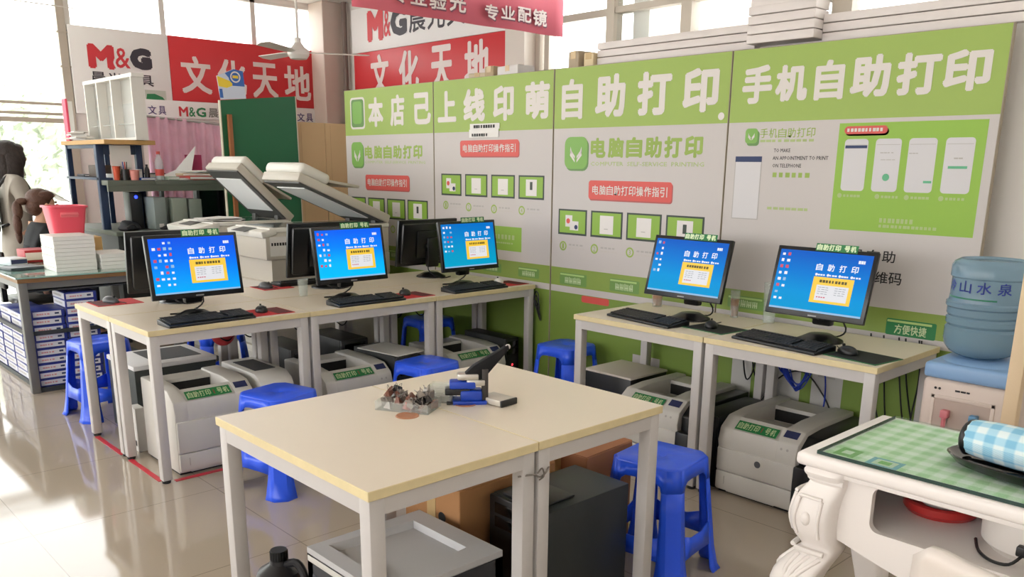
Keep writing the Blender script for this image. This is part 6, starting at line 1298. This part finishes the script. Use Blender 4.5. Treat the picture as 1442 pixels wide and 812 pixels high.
mb = MB(); mb.ball((.032, .215, 1.17), .009, 6); mb.ball((-.032, .215, 1.17), .009, 6); mb.tube([(-.02, .218, 1.095), (0, .224, 1.093), (.02, .218, 1.095)], .004); mb.build('eyes_and_mouth', mat('dark_feature', (90, 50, 46), .6), t, 60)
hand(t, (-.1, .32, .86), (.2, 1, .1), (0, -.1, 1)); hand(t, (.1, .32, .86), (-.2, 1, .1), (0, -.1, 1))
for s in (-1, 1): mb = MB(); mb.ball((s * .11, .43, .035), (.042, .11, .04), 8); mb.build('shoe', M_BLK, t, 60)
t = thing('office_chair', 'dark chair under the seated person with the ponytail', 'chair', (-7.86, 1.885, 0))
mb = MB(); mb.box(-.2, .2, -.18, .24, .36, .415, .02); mb.build('seat', M_BLK, t, 60); mb = MB(); mb.box(-.18, .18, -.25, -.215, .5, .80, .015); mb.box(-.03, .03, -.24, -.2, .38, .55); mb.build('backrest', M_BLK, t, 60)
mb = MB(); mb.cyl((0, .03, .06), (0, .03, .37), .025); mb.build('column', M_DKG, t)
for k in range(5): a = 2 * math.pi * k / 5; mb = MB(); mb.box(0, .24, -.018, .018, .04, .065, .004, Matrix.Translation((0, .03, 0)) @ Matrix.Rotation(a, 4, 'Z')); mb.cyl((math.cos(a) * .22, .03 + math.sin(a) * .22, 0), (math.cos(a) * .22, .03 + math.sin(a) * .22, .045), .022, n=10); mb.build('leg', M_DKG, t)
# ------------------------------------------------------------------ cables and floor tape
M_CAB = mat('black_cable', (24, 24, 26), .5); M_BCAB = mat('blue_network_cable', (34, 62, 176), .45)
def cable(label, pts, r=.004, m=M_CAB, cat='cable', group='cables hanging under the computer tables'):
    mb = MB(); mb.tube(pts, r, 6, 6); tag(mb.build('hanging_cable', m, None, 60), label, cat, group)
for k, (x, s) in enumerate(((-1.66, .10), (-1.60, .06), (-1.53, .08), (-1.50, .10), (-1.44, -.03), (-1.43, .07))):
    cable('%s black cable from the left hanging behind the right hand printer' % ORD[k].replace('bottom', 'first'), [(x - .02, 3.872, .76), (x, 3.872, .60), (x + s * .4, 3.872, .42), (x + s, 3.868, .22), (x + s * 1.2, 3.86, .03)])
cable('first black cable looped down between the two tables by the boards', [(-2.33, 3.85, .75), (-2.34, 3.87, .55), (-2.31, 3.87, .42), (-2.27, 3.87, .5), (-2.26, 3.86, .72)])
cable('second black cable looped down between the two tables by the boards', [(-2.29, 3.85, .75), (-2.30, 3.875, .6), (-2.26, 3.875, .44), (-2.23, 3.875, .55), (-2.23, 3.86, .72)])
cable('black cable arching from the case between the tables to the printer', [(-2.18, 3.76, .3), (-2.12, 3.85, .46), (-1.99, 3.86, .52), (-1.88, 3.87, .42), (-1.82, 3.86, .33)])
t = thing('cable_bundle', 'tangled bundle of blue network cable hung under the right computer table', 'cable bundle', (-1.98, 3.77, .56)); q = random.Random(11)
for k in range(9):
    mb = MB(); a = q.uniform(.05, .09); b = q.uniform(.05, .11); ph = q.uniform(-.3, .3); mb.tube([(a * math.cos(u_) + .02 * ph, .03 * math.sin(u_ * 2 + ph) + .005 * k - .02, b * math.sin(u_) + ph * .04 - .02) for u_ in [2 * math.pi * i / 14 for i in range(15)]], .0035, 5, 2); mb.build('loop', M_BCAB, t, 60)
cable('blue network cable sagging under the right computer table', [(-2.13, 3.8, .70), (-2.09, 3.82, .665), (-2.02, 3.82, .66), (-1.99, 3.8, .68)], .006, M_BCAB)
cable('blue network cable trailing from the tangled bundle', [(-1.92, 3.82, .68), (-1.87, 3.84, .55), (-1.86, 3.85, .4), (-1.88, 3.86, .3)], .004, M_BCAB)
t = thing('cable_knot', 'black cable knot hanging at the right end of the left row', 'cable bundle', (-3.885, 3.86, .66))
for k in range(4): mb = MB(); mb.tube([(.022 * math.cos(u_ + k), .0 + .006 * k, .05 * math.sin(u_ + k * .4) - .03 * k) for u_ in [2 * math.pi * i / 10 for i in range(11)]], .004, 5, 2); mb.build('loop', M_CAB, t, 60)
for k, (y, x) in enumerate(((1.97, -4.5), (2.12, -4.52), (2.42, -4.47), (2.72, -4.5), (3.14, -4.5), (3.3, -4.46))):
    cable('%s black cable drooping inside the left row, counted from the near end' % ORD[k].replace('bottom', 'first'), [(x, y - .08, .72), (x + .02, y - .03, .60), (x, y + .06, .53), (x - .02, y + .14, .62), (x, y + .2, .72)])
t = thing('red_bag', 'crumpled red bag hanging under the near table among cables', 'bag', (-4.545, 2.02, .50)); mb = MB(); mb.ball((0, 0, .07), (.05, .07, .075), 10); mb.build('cover', mat('dull_red_bag', (176, 50, 56), .6, noise=.2, scale=30), t, 60); mb = MB(); mb.tube([(0, -.03, .13), (0, 0, .19), (0, .03, .13)], .004); mb.build('handle', M_RED, t)
for lb, a in (('red tape strip on the floor before the near left printer', (-3.945, -3.915, 1.45, 1.95)), ('red tape strip on the floor between the two near table legs', (-4.38, -3.97, 1.385, 1.41)), ('red tape strip on the floor at the outer near table leg', (-4.90, -4.49, 1.385, 1.41))):
    mb = MB(); mb.box(a[0], a[1], a[2], a[3], 0.0005, .0025); tag(mb.build('floor_tape', mat('red_floor_tape', (196, 44, 60), .5), None, 0), lb, 'tape', 'red tape on the floor')
